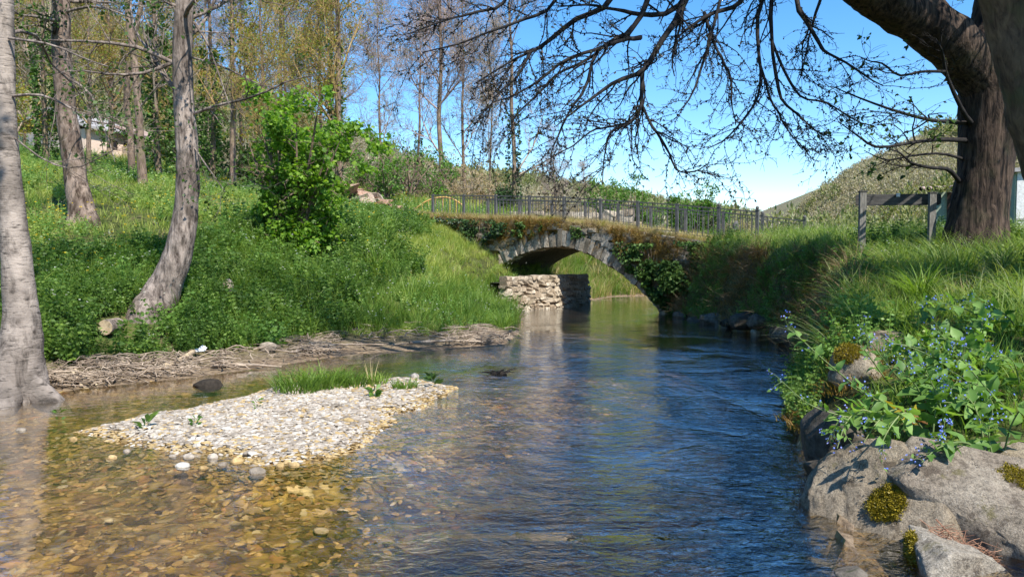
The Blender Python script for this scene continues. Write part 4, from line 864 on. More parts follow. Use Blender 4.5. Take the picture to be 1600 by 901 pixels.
for k, (src, px, D, s, lb) in enumerate(((ga, 440, 40, .95, 'budding tree between the alder and the leafy bush'), (gb_, 170, 38, .85, 'budding tree behind the slim trunks in the meadow'), (ga, 60, 34, .8, 'budding tree above the pale alder at the left edge'), (ga, 140, 28, .62, 'small budding tree close behind the rough brown alder'), (gb_, 410, 30, .6, 'small budding tree close behind the leafy bush'), (ga, 250, 50, 1.0, 'far budding tree behind the slim trunks'), (ga, 500, 46, .9, 'far budding tree behind the top of the leafy bush'), (gb_, 290, 44, .8, 'budding tree behind the ivy column'))):
    dup(src, onland(px, 300, D), k * 1.7, lb, s)
GI = 'ivied trees in the meadow'
iv = bare_tree('ivied_tree', 'trunk wrapped in a thick column of ivy left of the curved alder', onland(250, 275, 32), 13, .2, 41, M['twig_tan'], GI, (12, 6, 6, 0)); ivy_on(iv, .3, 6.5, .55, 1700, 6, .15, 'leaf_ivy_light')
dup(iv, onland(330, 290, 35), 2.0, 'ivy wrapped trunk just right of the curved alder', .95); dup(iv, onland(72, 265, 30), 4.0, 'ivy wrapped trunk hidden behind the pale alder', .8)

# ------------------------------------------------------------------ the leafy maple bush and other shrubs
def maple_leaf(rg, n_):
    # five pointed lobes round a short stalk
    an = np.array([0, 0.45, 0.85, 1.35, 1.85, 2.6]); rr = np.array([1.0, .55, .85, .45, .6, .35])
    a_ = np.concatenate([an, -an[1:][::-1]]); r_ = np.concatenate([rr, rr[1:][::-1]]); V = np.column_stack([r_ * np.cos(a_) * .6 + .35, r_ * np.sin(a_) * .62, -.12 * r_ ** 2]); return V
def leafshape(P, D, S, shape, rng):
    n = len(P); D = nrm(D); q = rng.normal(size=(n, 3)) * .5 + [0, 0, 1]; sd = nrm(np.cross(q, D)); up = np.cross(D, sd)
    V = P[:, None] + S[:, None, None] * (shape[None, :, 0:1] * D[:, None] + shape[None, :, 1:2] * sd[:, None] + shape[None, :, 2:3] * up[:, None]); m = len(shape)
    return V.reshape(-1, 3), np.arange(n * m).reshape(n, m), np.repeat(rng.random(n), m)
def shrub(name, label, loc, H, Wd, seed, leaf, n2, ls, stems=7, shape=None, thr=-.25, bark='bark_brown', group=None, cat='shrub', lean=(0, 0), zlow=.15, dens=1):
    rg = np.random.default_rng(seed); t = thing(name, label, cat, loc, group); mb = MB(); PP = []; RR = []
    for k in range(stems):
        a_ = k * 6.283 / stems + rg.random(); o = np.array([math.cos(a_), math.sin(a_), 0]) * Wd * .5 * (.3 + .7 * rg.random()); top = H * (.6 + .4 * rg.random())
        P = np.array([[0, 0, -.2], o * .18 + [0, 0, .3 * top], o * .6 + [0, 0, .65 * top], o + [0, 0, top]]) + np.array([0, 0, 0]) ; P[:, 0] += lean[0] * np.array([0, .1, .5, 1]); P[:, 1] += lean[1] * np.array([0, .1, .5, 1])
        a2, b2 = poly(P, np.linspace(.03 + .012 * H, .008, 4), 12); PP.append(a2); RR.append(b2)
    c1 = (np.stack(PP), np.stack(RR)); c2 = spawn(*c1, 12, zlow, 1, .95, Wd * .12, Wd * .34, .02, .3, 6, .5, .005, .3, .2, rg); c3 = spawn(*c2, 5, .2, 1, .8, Wd * .05, Wd * .12, .03, .3, 4, .6, .003, .5, 0, rg)
    for c, m in ((c1, 6), (c2, 4), (c3, 3)): mb.add(*tubes(*c, m))
    mb.obj('stems', M[bark], t)
    p, d = along(c3[0], n2, .1, 1, rg); p = p + rg.normal(size=p.shape) * ls * .7; k = fbm(p * 1.1 / max(.4, Wd / 2.5) + seed, 3) > thr; p, d = p[k], d[k]
    d = nrm(d * .5 + rg.normal(size=d.shape) * .7 + [0, 0, -.35]); s = ls * (.6 + .8 * rg.random(len(p)))
    mb2 = MB().add(*(leafshape(p, d, s, shape, rg) if shape is not None else leafq(p, d, s, .65, rg, .4))); mb2.obj('leaves', M[leaf], t, False); return t
MAP = maple_leaf(None, 0)
bl = onland(470, 368, 17.5)
shrub('maple_bush', 'big bright green maple bush on the left bank', bl, 3.9, 3.2, 51, 'leaf_maple', 34, .12, 9, MAP, -.24, lean=(.35, -.2), zlow=.05)
shrub('maple_sapling', 'thin sapling with loose leaves left of the maple bush', onland(428, 372, 17.8), 3.3, 1.7, 52, 'leaf_maple', 4, .10, 4, MAP, -.1, lean=(-.3, 0))
GW = 'young trees filling the slope behind the meadow'
for k, (px, D, H, Wd, lf, lb) in enumerate(((20, 48, 5.5, 4.5, 'leaf_spring', 'bushy young tree seen past the pale alder trunk'), (170, 62, 6, 5, 'leaf_young', 'bushy young tree above the pink house'), (265, 48, 4.5, 4, 'leaf_spring', 'bushy young tree behind the ivy column'), (325, 54, 6, 5, 'leaf_young', 'green young tree behind the second ivied trunk'), (410, 48, 5.5, 4.5, 'leaf_spring', 'golden young tree left of the leafy bush'), (470, 56, 6, 5.5, 'leaf_spring', 'golden young tree behind the leafy bush'), (560, 60, 5.5, 5.5, 'leaf_tan', 'tan young tree over the rubble heap'), (625, 64, 5.5, 5.5, 'leaf_tan', 'tan young tree left of the tallest bare tree'), (700, 60, 5, 5, 'leaf_tan', 'tan young tree right of the tallest bare tree'), (95, 58, 5.5, 5, 'leaf_spring', 'golden young tree behind the brown alder'))):
    shrub('young_tree', lb, onland(px, 320, D), H, Wd, 160 + k, lf, 6, .17, 7, None, -.18, 'twig_tan', GW, 'tree')
GS = 'green shrubs beyond the left end of the bridge'
for k, (px, D, H, Wd, lf, lb) in enumerate(((602, 36, 2.6, 3.2, 'leaf_young', 'fresh green shrub above the rubble heap'), (640, 38, 2.8, 3.4, 'leaf_young', 'fresh green shrub right of the rubble heap'), (678, 40, 2.3, 3.0, 'leaf_young', 'fresh green shrub behind the yellow handrail'), (575, 44, 3.0, 3.5, 'leaf_young', 'pale shrub half hidden by the maple bush'), (350, 38, 1.8, 3.2, 'leaf_alder', 'dark shrub at the back of the meadow behind the curved trunk'), (395, 36, 2.2, 2.6, 'leaf_alder', 'dark shrub by the end of the road wall'))):
    shrub('shrub', lb, onland(px, 320, D), H, Wd, 60 + k, lf, 5, .14, 6, None, -.15, group=GS)
for k, (px, D, H, Wd, lb) in enumerate(((945, 39, 3.1, 1.9, 'leafy sapling behind the middle of the railing'), (985, 40, 3.5, 2.0, 'tallest leafy sapling behind the railing'), (1012, 39, 2.8, 1.6, 'small leafy sapling right of the tallest one'), (1085, 42, 3.3, 2.2, 'loose sapling behind the right half of the railing'), (1062, 40, 2.6, 1.8, 'low sapling behind the right half of the railing'), (1115, 42, 2.6, 2.2, 'sapling nearest the right end of the railing'))):
    shrub('sapling', lb, onland(px, 360, D), H, Wd, 80 + k, 'leaf_young', 8, .12, 6, None, -.1, group='saplings behind the railing')
GT = 'dry thickets behind the bridge'
for k, (px, D, H, Wd, lb) in enumerate(((735, 42, 2.6, 3.6, 'dry brown thicket behind the left part of the railing'), (772, 46, 3.2, 3.6, 'tall dry thicket below the ivied bare tree'), (815, 44, 2.6, 3.2, 'dry thicket right of the ivied bare tree'), (850, 48, 2.2, 3.4, 'low dry thicket behind the crown of the bridge'), (890, 52, 2.0, 3.6, 'last dry thicket before the saplings'), (705, 50, 3.2, 3.6, 'dry thicket behind the fresh green shrubs'), (1150, 60, 1.4, 4, 'dry thicket beyond the right end of the railing'))):
    shrub('thicket', lb, onland(px, 325, D), H, Wd, 95 + k, 'thicket', 4, .13, 9, None, -.2, 'twig_tan', GT)
shrub('ivy_shrub', 'small dark evergreen shrub behind the railing posts', onland(792, 325, 39), 1.3, 1.3, 120, 'leaf_ivy', 7, .12, 6)

# ------------------------------------------------------------------ the great tree on the right and its drooping branches
rg = np.random.default_rng(77)
tb = onland(1522, 392, 13); bt = thing('great_tree', 'massive dark trunk on the right bank throwing a thick limb across the top', 'tree', tb); BO = np.array(bt.location)
tp = [(1520, 400, 13, 120), (1524, 375, 13, 100), (1530, 330, 13, 88), (1538, 270, 13, 84), (1545, 205, 13, 88), (1550, 150, 13, 100), (1552, 95, 13, 108), (1562, 30, 13, 84), (1572, -60, 13, 72), (1580, -180, 13, 60), (1590, -320, 13, 40), (1600, -480, 13, 16)]
P = pxpath([t[:3] for t in tp]); P[0, 2] -= .3; R = [pr2(t[3], t[2]) * .9 for t in tp]
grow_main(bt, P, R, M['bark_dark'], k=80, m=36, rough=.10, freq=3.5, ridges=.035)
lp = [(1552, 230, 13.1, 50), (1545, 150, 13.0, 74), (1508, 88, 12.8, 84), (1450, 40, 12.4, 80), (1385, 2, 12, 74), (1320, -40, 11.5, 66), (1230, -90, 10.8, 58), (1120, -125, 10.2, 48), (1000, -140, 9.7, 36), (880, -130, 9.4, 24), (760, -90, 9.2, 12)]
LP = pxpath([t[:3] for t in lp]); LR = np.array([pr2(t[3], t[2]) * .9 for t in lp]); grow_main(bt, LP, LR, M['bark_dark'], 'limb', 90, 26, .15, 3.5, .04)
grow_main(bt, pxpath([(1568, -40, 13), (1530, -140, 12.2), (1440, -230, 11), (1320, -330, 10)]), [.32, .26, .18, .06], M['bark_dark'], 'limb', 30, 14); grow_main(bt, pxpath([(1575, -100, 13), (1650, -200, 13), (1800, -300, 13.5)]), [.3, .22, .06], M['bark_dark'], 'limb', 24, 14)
drop = [  # main drooping boughs: ((px,py)...), start width px, depth from/to
 ([(1090, -110), (1072, 0), (1030, 70), (1003, 112), (962, 128), (930, 150), (900, 172), (868, 198)], 15, 10, 9),
 ([(1003, 112), (1001, 165), (984, 192), (955, 206), (945, 242), (940, 288)], 9, 9.6, 9), ([(1001, 165), (1020, 198), (1040, 226), (1056, 266), (1085, 268), (1108, 255)], 7, 9.5, 9.2),
 ([(1190, -90), (1160, 0), (1110, 22), (1066, 52), (1062, 62)], 12, 10.5, 10), ([(1130, -110), (1062, 8), (1000, 22), (962, 15), (915, 8), (870, 12)], 13, 10.2, 9.2), ([(1020, -130), (955, 0), (900, 30), (852, 68), (828, 82), (798, 96), (740, 132)], 13, 9.8, 9),
 ([(1060, -130), (1000, 30), (960, 62), (930, 85), (914, 140), (890, 172), (872, 212), (860, 244)], 11, 9.8, 9), ([(1000, 60), (975, 62), (930, 78), (880, 96), (840, 128), (800, 150), (770, 160)], 9, 9.7, 8.8),
 ([(1230, -80), (1190, 0), (1184, 60), (1190, 120), (1180, 160), (1155, 195), (1130, 220), (1105, 232)], 9, 10.6, 9.8), ([(1270, -70), (1245, 0), (1262, 35), (1281, 70), (1290, 82), (1318, 96), (1345, 115), (1380, 135)], 11, 11, 10.2), ([(1225, -90), (1205, 0), (1206, 60), (1214, 130), (1225, 160), (1252, 185), (1275, 205), (1300, 212)], 9, 10.6, 10),
 ([(1300, -50), (1275, 20), (1262, 70), (1252, 120)], 7, 11.2, 10.6), ([(900, -130), (868, 0), (820, 30), (770, 48), (712, 70), (660, 82)], 8, 9.5, 8.8), ([(830, -110), (790, 0), (740, 20), (690, 34), (640, 52)], 8, 9.3, 8.6), ([(1150, -115), (1120, 20), (1098, 100), (1080, 150), (1060, 175)], 8, 10.3, 9.7),
 ([(1205, 60), (1225, 110), (1250, 150), (1290, 160), (1330, 185), (1370, 200)], 6, 10.5, 9.9), ([(1184, 90), (1200, 140), (1215, 175), (1232, 205), (1255, 235)], 6, 10.5, 9.9), ([(1100, 20), (1120, 75), (1140, 120), (1145, 170), (1150, 195)], 7, 10.3, 9.7), ([(930, 85), (905, 100), (868, 118), (838, 150), (808, 178), (798, 205)], 6, 9.5, 8.9), ([(985, 192), (962, 196), (925, 205), (895, 228), (870, 240)], 5, 9.4, 9), ([(830, 80), (808, 120), (775, 150), (760, 185)], 6, 9.2, 8.8)]
A_, B_ = [], []
for pts, w_, d0, d1 in drop:
    q = np.array([at(p[0], p[1], d0 + (d1 - d0) * i / (len(pts) - 1)) for i, p in enumerate(pts)]); r_ = np.linspace(pr2(w_ * .8, d0), .006, len(pts)) ; a2, b2 = poly(q, r_, 16); a2 = a2 + .02 * fbm(a2 * 6, 2)[:, None]; A_.append(a2); B_.append(b2)
c1 = (np.stack(A_), np.stack(B_)); c2 = spawn(*c1, 14, .04, 1, .62, .3, .95, .025, .28, 8, .45, .005, .4, -.05, rg); c3 = spawn(*c2, 5, .15, 1, .75, .12, .40, .03, .4, 5, .6, .0033, .5, 0, rg); c4 = spawn(*c3, 2, .3, 1, .8, .05, .14, 0, .4, 3, .7, .003, .7, 0, rg)
mb = MB(); V, q, r_ = tubes(c1[0] - BO, c1[1], 8); V = V + .012 * fbm(V * 22, 2)[:, None]; mb.add(V, q, r_)
for c, m in ((c2, 5), (c3, 3), (c4, 3)): mb.add(*tubes(c[0] - BO, c[1], m))
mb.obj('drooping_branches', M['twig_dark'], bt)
low = [([(1530, 194, 13), (1480, 190, 12.7), (1450, 187, 12.4), (1395, 172, 12), (1340, 152, 11.7), (1300, 135, 11.4)], 8), ([(1520, 220, 13), (1470, 218, 12.6), (1430, 222, 12.3), (1372, 230, 12), (1340, 212, 11.8), (1310, 190, 11.6)], 9), ([(1500, 285, 13), (1482, 265, 12.7), (1455, 262, 12.4), (1425, 255, 12.2), (1405, 238, 12), (1385, 232, 11.9)], 8), ([(1525, 200, 13), (1505, 175, 12.6), (1480, 120, 12.4), (1474, 90, 12.2), (1470, 75, 12), (1462, 60, 12)], 9), ([(1476, 112, 12.3), (1440, 112, 12), (1405, 118, 11.8), (1380, 100, 11.6), (1360, 96, 11.5), (1345, 90, 11.4)], 5), ([(1510, 250, 13), (1470, 240, 12.7), (1420, 244, 12.4), (1390, 250, 12.1), (1370, 245, 12), (1350, 235, 11.9)], 5)]
ql = [poly(pxpath(p), np.linspace(pr2(w_, 12.5), .006, len(p)), 14) for p, w_ in low]; l1 = (np.stack([x[0] for x in ql]), np.stack([x[1] for x in ql])); l2 = spawn(*l1, 9, .25, 1, .8, .25, .8, .02, .35, 6, .5, .004, .4, 0, rg); l3 = spawn(*l2, 4, .2, 1, .8, .1, .3, 0, .4, 4, .6, .003, .5, 0, rg); mb = MB()
for c, m in ((l1, 6), (l2, 4), (l3, 3)): mb.add(*tubes(c[0] - BO, c[1], m))
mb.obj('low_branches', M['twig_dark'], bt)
p, d = along(l3[0], 3, .3, 1, rg); k = fbm(p * 1.5, 2) > -.05; MB().add(*leafq(p[k] - BO, nrm(d[k] + rg.normal(size=d[k].shape) + [0, 0, -.6]), .075 * (.5 + rg.random(k.sum())), .6, rg)).obj('leaves', M['leaf_alder'], bt)
p, d = along(np.concatenate([c3[0]]), 4, .2, 1, rg); MB().add(*leafq(p - BO, nrm(d + rg.normal(size=d.shape)), .035 * (.5 + rg.random(len(p))), .5, rg)).obj('buds', M['leaf_bud'], bt)['kind'] = 'stuff'; p, d = along(np.concatenate([c2[0]]), 22, .05, 1, rg); MB().add(*leafq(p - BO, nrm(d * .3 + rg.normal(size=d.shape)), .028 * (.5 + rg.random(len(p))), .7, rg)).obj('spurs', M['twig_dark'], bt)['kind'] = 'stuff'
# upper crown, above the picture: it shades the bank and the water
c1 = spawn(np.stack([poly(LP, LR, 20)[0], poly(P[6:], R[6:], 20)[0]]), np.stack([poly(LP, LR, 20)[1], poly(P[6:], R[6:], 20)[1]]), 16, .25, 1, .8, 2.5, 5.0, -.12, .2, 9, .4, .03, .2, .9, rg)
c1 = (c1[0][c1[0][:, -1, 2] > 6.0], c1[1][c1[0][:, -1, 2] > 6.0])
c2 = spawn(*c1, 8, .2, 1, .7, .8, 2.0, -.02, .3, 6, .5, .01, .3, .3, rg); c3 = spawn(*c2, 6, .2, 1, .8, .3, .7, 0, .35, 4, .6, .006, .5, 0, rg); mb = MB()
for c, m in ((c1, 6), (c2, 4), (c3, 3)): mb.add(*tubes(c[0] - BO, c[1], m))
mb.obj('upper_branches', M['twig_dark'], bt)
p, d = along(c3[0], 6, .1, 1, rg); k = (fbm(p * .35 + 3, 2) > -.12) & (p[:, 0] > 6.2); p, d = p[k], d[k]
MB().add(*leafq(p + rg.normal(size=p.shape) * .12 - BO, nrm(d + rg.normal(size=d.shape)), .15 * (.6 + .8 * rg.random(len(p))), .7, rg)).obj('crown', M['leaf_alder'], bt)
# leafy trees of the right bank beside and behind the camera: they shade the far bank as in the picture
def leafy_tree(label, loc, lean, H, cr, n1, seed):
    rg = np.random.default_rng(seed); t = thing('leafy_tree', label, 'tree', loc); P = np.array([[0, 0, -.4], [lean[0] * .1, lean[1] * .1, H * .3], [lean[0] * .4, lean[1] * .4, H * .6], [lean[0], lean[1], H]]); grow_main(t, P + np.array(t.location), [.3, .24, .17, .05], M['bark_brown'], 'trunk', 30, 14)
    A, B = poly(P, np.array([.3, .24, .17, .05]), 20); c1 = spawn(A[None, 11:], B[None, 11:], n1, 0, 1, 1.25, cr * .5, cr, -.03, .2, 8, .5, .03, .2, 0, rg); c2 = spawn(*c1, 9, .2, 1, .8, .6, 1.5, 0, .3, 6, .5, .01, .3, 0, rg); c3 = spawn(*c2, 4, .2, 1, .8, .25, .6, 0, .3, 4, .6, .006, .5, 0, rg); mb = MB()
    for c, m in ((c1, 6), (c2, 4), (c3, 3)): mb.add(*tubes(*c, m))
    mb.obj('branches', M['twig_dark'], t); p, d = along(c3[0], 6, .1, 1, rg); k = fbm(p * .45 + seed, 2) > -.12; p, d = p[k], d[k]; MB().add(*leafq(p + rg.normal(size=p.shape) * .1, nrm(d + rg.normal(size=d.shape)), .16 * (.6 + .8 * rg.random(len(p))), .7, rg)).obj('crown', M['leaf_alder'], t)
leafy_tree('leafy tree on the right bank leaning over the stream above the picture', (8.0, 1.5, 1.0), (-3.6, 7.6), 12.5, 4.6, 18, 1)
leafy_tree('leafy tree on the left bank beside the camera, outside the picture', (-9.5, 1.5, 1.0), (4.0, 5.0), 11.5, 3.8, 14, 2)
# the leaning trunk at the right edge
lt0 = onland(1742, 470, 9.4); lt = thing('leaning_tree', 'lichened trunk leaning in from the right edge in front of the great tree', 'tree', lt0)
lq = [(1745, 480, 9.4, 150), (1720, 380, 9.4, 138), (1690, 290, 9.4, 132), (1657, 200, 9.4, 126), (1638, 120, 9.4, 124), (1618, 40, 9.4, 122), (1592, -30, 9.4, 116), (1560, -120, 9.4, 104), (1530, -240, 9.4, 80), (1510, -400, 9.4, 30)]
LQ = pxpath([t[:3] for t in lq]); LQ[0, 2] -= .3; QR = np.array([pr2(t[3], t[2]) for t in lq]); grow_main(lt, LQ, QR, m_bark('lichen_bark', (0.24, 0.17, 0.11), (0.06, 0.042, 0.032), (0.10, 0.11, 0.05), (1, 1, .3), 10, .05), k=60, m=34, rough=.10, freq=4, ridges=.03)
c1 = spawn(poly(LQ[6:], QR[6:], 16)[0][None], poly(LQ[6:], QR[6:], 16)[1][None], 14, .1, 1, .9, 1.8, 3.6, -.08, .25, 8, .35, .02, .2, .6, rg); c1 = (c1[0][c1[0][:, -1, 2] > 5.6], c1[1][c1[0][:, -1, 2] > 5.6])
c2 = spawn(*c1, 8, .2, 1, .7, .5, 1.3, 0, .3, 6, .5, .008, .3, .3, rg); c3 = spawn(*c2, 5, .2, 1, .8, .2, .5, 0, .35, 4, .6, .005, .5, 0, rg); mb = MB(); O = np.array(lt.location)
for c, m in ((c1, 6), (c2, 4), (c3, 3)): mb.add(*tubes(c[0] - O, c[1], m))
mb.obj('branches', M['twig_dark'], lt); p, d = along(c3[0], 5, .1, 1, rg); k = p[:, 2] > 5.2
MB().add(*leafq(p[k] - O, nrm(d[k] + rg.normal(size=d[k].shape)), .12 * (.6 + .8 * rg.random(k.sum())), .7, rg)).obj('crown', M['leaf_alder'], lt)

# ------------------------------------------------------------------ ground cover: what nobody could count
G_ = [pr_grass(28, .16, .16, .42, .011, .5, 'grass', s) for s in range(4)]
G_LONG = [pr_grass(26, .16, .35, .75, .012, .55, 'grass', 10 + s) for s in range(3)]
MD = [pr_grass(26, .18, .12, .36, .012, .45, 'meadow', 20 + s) for s in range(4)]
DRY = [pr_grass(22, .14, .12, .38, .009, .4, 'grass_dry', 30 + s) for s in range(3)]
LUSH = [pr_grass(24, .14, .28, .62, .010, .65, 'grass_lush', 40 + s, 5) for s in range(4)]
NET = [pr_leafy(8, .5, .052 + .014 * s, 9 - s, .17, 'nettle', 50 + s) for s in range(4)]
NETL = [pr_leafy(8, .42, .055 + .018 * s, 6, .17, 'nettle_light', 55 + s) for s in range(3)]
MLEAF = [pr_leafy(8, .22, .05 + .015 * s, 4, .17, 'meadow_leaf', 65 + s) for s in range(3)]
LOWL = [pr_leafy(6, .26, .07, 5, .15, 'nettle', 60 + s) for s in range(3)]
MOSS = [pr_grass(40, .14, .03, .09, .008, .7, 'moss_tuft', 70 + s, 3) for s in range(3)]
ROOT = [pr_grass(26, .22, .25, .8, .010, .8, 'root', 80 + s, 5) for s in range(3)]
YEL = [pr_flowers(5, .25, .45, .3, .022, 'flower_yellow', 1), pr_flowers(3, .25, .5, .3, .02, 'flower_yellow', 2)]
WHI = [pr_flowers(6, .3, .5, .2, .014, 'flower_white', 3)]
# left bank: nettles and leafy plants by the shore, grass towards the bridge
P = region(13000, -13, 1.0, 7, 28, lambda x, y, dl, dr: (dl < dr) & (dl > np.where(y > 17, .2, 1.0)) & (dl < 5.5))
for bx, by, wd_, ln_ in ((-6.1, 12.8, .38, 1.2), (*onland(168, 512, 11.9)[:2], .2, 1.0), (*onland(356, 448, 14.5)[:2], .15, .5)):        # the trunk's foot, the log end and the brown stone stand free
    un = np.array([bx, by]) / math.hypot(bx, by); dd_ = P[:, :2] - [bx, by]; al = -(dd_ @ un); pe = np.abs(dd_ @ np.array([-un[1], un[0]])); P = P[~((pe < wd_) & (al > -.3) & (al < ln_))]
w_ = P[:, 0] + 1.7 * patch(P, .5, 2); nk = w_ < -3.3
Q = P[nk][:3900]; kq = patch(Q, 1.3, 12) > .08; scatter('nettles', Q[~kq], NET + LOWL[:1], (.55, 1.35), tilt=.22); scatter('light_herbs', Q[kq], NETL + NET[:1] + G_LONG + MD[:1], (.55, 1.3), tilt=.25); Q = P[~nk]; kb = (Q[:, 1] > 17.5 + 1.2 * patch(Q, .6, 3)) & (Q[:, 2] > .9); scatter('sunny_bank_grass', Q[kb], MD + MD + MLEAF[:1] + G_[:1], (.55, 1.15), tilt=.25); Q = Q[~kb]; kq = patch(Q, .9, 14) > .02; scatter('grass', Q[kq], G_ + G_LONG + NETL[:1], (.5, 1.15), tilt=.25); scatter('mixed_grass', Q[~kq], G_ + G_LONG + MLEAF[:1] + NETL[:1] + MD[:2], (.55, 1.1), tilt=.25); scatter('bank_white_flowers', P[::45], WHI, (.9, 1.5))
kk = nk & (patch(P, .8, 5) > .15); scatter('bank_grass', P[kk][:700], G_LONG, (.7, 1.1))
P = region(9500, -24, 2.0, 11, 38, lambda x, y, dl, dr: (dl < dr) & (dl > 4.0)); scatter('meadow_grass', P[::2], MD + G_[:1], (.6, 1.25), tilt=.25); k = patch(P, .5, 8) > -.15; scatter('meadow_leaves', P[k][1::2], MLEAF + NETL[:1], (.8, 1.6), tilt=.2); k = patch(P, .35, 9) > .05
scatter('yellow_flowers', P[k][::7], YEL, (.9, 1.5)); scatter('white_flowers', P[~k][::22], WHI, (.9, 1.5))
P = region(5000, -45, 8, 36, 75, lambda x, y, dl, dr: dl < dr); scatter('far_meadow', P, MD, (1.6, 2.6))
P = region(1400, 0, 14, 28, 42, lambda x, y, dl, dr: (dl < dr) & (dl > .3)); scatter('far_bank_grass', P, G_LONG + MD[:2], (1.0, 1.7))
P = region(4000, -1.0, 14, 24.5, 34, lambda x, y, dl, dr: (dl < dr) & (dl > .15) & (dl < 3) & ~((x - 0.8 * 0 < 3.4) & (y < 27.5))); scatter('reeds', P[:500], [pr_grass(22, .14, .4, .9, .012, .5, 'grass_dry', 200)] + G_LONG[:2], (.8, 1.2))
P = region(260, -3, 3.2, 22.8, 29, lambda x, y, dl, dr: (dl < dr) & (dl > .45) & (dl < 2.5)); scatter('ledge_grass', P, MD[:2] + DRY[:1] + G_[:1], (.7, 1.3))
# right bank: lush grass on top, roots and dead stalks on the dark face
P = region(9000, 2, 13, 2.5, 25, lambda x, y, dl, dr: (dr < dl) & (dr > .55)); dr_ = pdist(P[:, 0], P[:, 1], RSH); n1 = P[:, 1] < 9.5
Q = P[~n1]; kq = patch(Q, .8, 21) > 0; scatter('tall_grass', Q[kq], LUSH + G_[:1] + DRY[:1], (.55, 1.05), tilt=.25); scatter('mixed_tall_grass', Q[~kq], LUSH + MLEAF[:2] + DRY[:1] + MD[:2], (.6, 1.15), tilt=.25); n1 = n1 & (P[:, 1] > 5.6); k = n1 & (dr_ > 1.0); scatter('near_grass', P[k][::2], LUSH + G_, (.5, .95)); k = n1 & (dr_ > .5); scatter('low_plants', P[k][::2], LOWL[:1] + MLEAF[:2] + G_[:2], (.45, .85))
k = (P[:, 1] > 9.5) & (patch(P, .6, 3) > .1); scatter('right_bank_leaves', P[k][::6], NET[:2] + LOWL, (.7, 1.2)); k = (P[:, 1] > 12) & (P[:, 1] < 20); scatter('cow_parsley', P[k][::16], WHI, (.6, .95))
P = region(9000, 9, 45, 2, 60, lambda x, y, dl, dr: (dr < dl)); scatter('right_meadow', P[::3], MD + G_[:2], (1.0, 1.8))
P = region(9000, 2, 8, 7, 23, lambda x, y, dl, dr: (dr < dl) & (dr > .02) & (dr < .8)); kr = P[:, 1] > 10.5; scatter('hanging_roots', P[kr][:3000], ROOT + DRY[:1], (.4, .85), tilt=.6); P2 = P[patch(P, 1.1, 4) > -.08]; scatter('bank_leaves', P2[:3800], LOWL[:2] + NET[:1] + NETL + LUSH[:1], (.45, .95), tilt=.45); P3 = P[(patch(P, .7, 6) > .0)]; scatter('bank_moss', P3[:700], MOSS, (.9, 1.6))
# bridge: dry grass along the edge of the deck, moss on the stones
n = 1500; s_ = -3.6 + 15 * RNG.random(n); dd = np.where(RNG.random(n) < .6, .25 * RNG.random(n) - .06, BW * RNG.random(n)); scatter('deck_grass', bp3(s_, deckz(s_) + .02, dd), DRY + DRY + MD[:1], (.4, .8))
n = 1900; s_ = -.6 + 11 * RNG.random(n); zt = deckz(s_); zb = np.where(s_ < 6.9, np.interp(-s_, -ARC[:, 0], ARC[:, 1]) + .3, 1.2); z_ = zb + (zt - zb) * np.sqrt(RNG.random(n)); Pm = bp3(s_, z_, np.full(n, -.1)); k = (fbm(Pm * .9 + 4, 3) > -.02) & (zt - zb > .1); scatter('bridge_moss', Pm[k], MOSS, (.7, 1.3), tilt=.9)
n = 330; s_ = -1 + 12 * RNG.random(n); Pm = bp3(s_, deckz(s_) - .02 - .25 * RNG.random(n) ** 2, np.full(n, -.08)); scatter('bridge_edge_grass', Pm, DRY + ROOT[:1], (.35, .75), tilt=.5)
# hillsides: bare scrub
def hill_pr(seed, mat='shrub'):
    rg = np.random.default_rng(seed); mb = MB(); n = 170; d = nrm(rg.normal(size=(n, 3))) ; d[:, 2] = np.abs(d[:, 2]); p = d * (.35 + .65 * rg.random((n, 1)) ** .5) * [.62, .62, 1.15 + .4 * rg.random()] * (1 + .35 * fbm(d * 2 + seed, 2))[:, None]
    mb.add(*leafq(p, nrm(d + [0, 0, .5] + rg.normal(size=d.shape) * .6), .20 * (.5 + rg.random(n)), .38, rg)); mb.add(*tubes(np.array([[0, 0, -.2], [0, .02, .4], [.03, 0, .9]]), [.05, .04, .015], 4))
    return proto('hill_bush', mb, M[mat])
HP = [hill_pr(s) for s in range(4)]
M['hill_green'] = m_leaf('hill_green_leaf', [(.14, .165, .06), (.20, .23, .08), (.27, .25, .12)], .3, inst=True)
HG = [hill_pr(30 + s, 'hill_green') for s in range(3)]
def on_hill(Pg, n, seed):
    rg = np.random.default_rng(seed); ny, nx = Pg.shape[:2]; i = rg.integers(0, ny - 1, n); j = rg.integers(0, nx - 1, n); u, v = rg.random((n, 1)), rg.random((n, 1))
    return Pg[i, j] * (1 - u) * (1 - v) + Pg[i + 1, j] * u * (1 - v) + Pg[i, j + 1] * (1 - u) * v + Pg[i + 1, j + 1] * u * v
scatter('hillside_bushes', (lambda q: q[fbm(q * .05 + 7, 3) > .05])(on_hill(HR, 2600, 5)), HG, (1.4, 3.6)); scatter('left_hillside_bushes', (lambda q: q[fbm(q * .035 + 9, 3) > .0])(on_hill(HL, 3000, 6)), HG, (1.4, 3.6)); scatter('hillside_scrub', on_hill(HR, 20000, 1), HP, (.8, 1.9)); scatter('left_hillside_scrub', on_hill(HL, 20000, 2), HP, (.8, 2.0)); scatter('far_hillside_scrub', on_hill(HM, 3500, 3), HP, (1.2, 2.4))

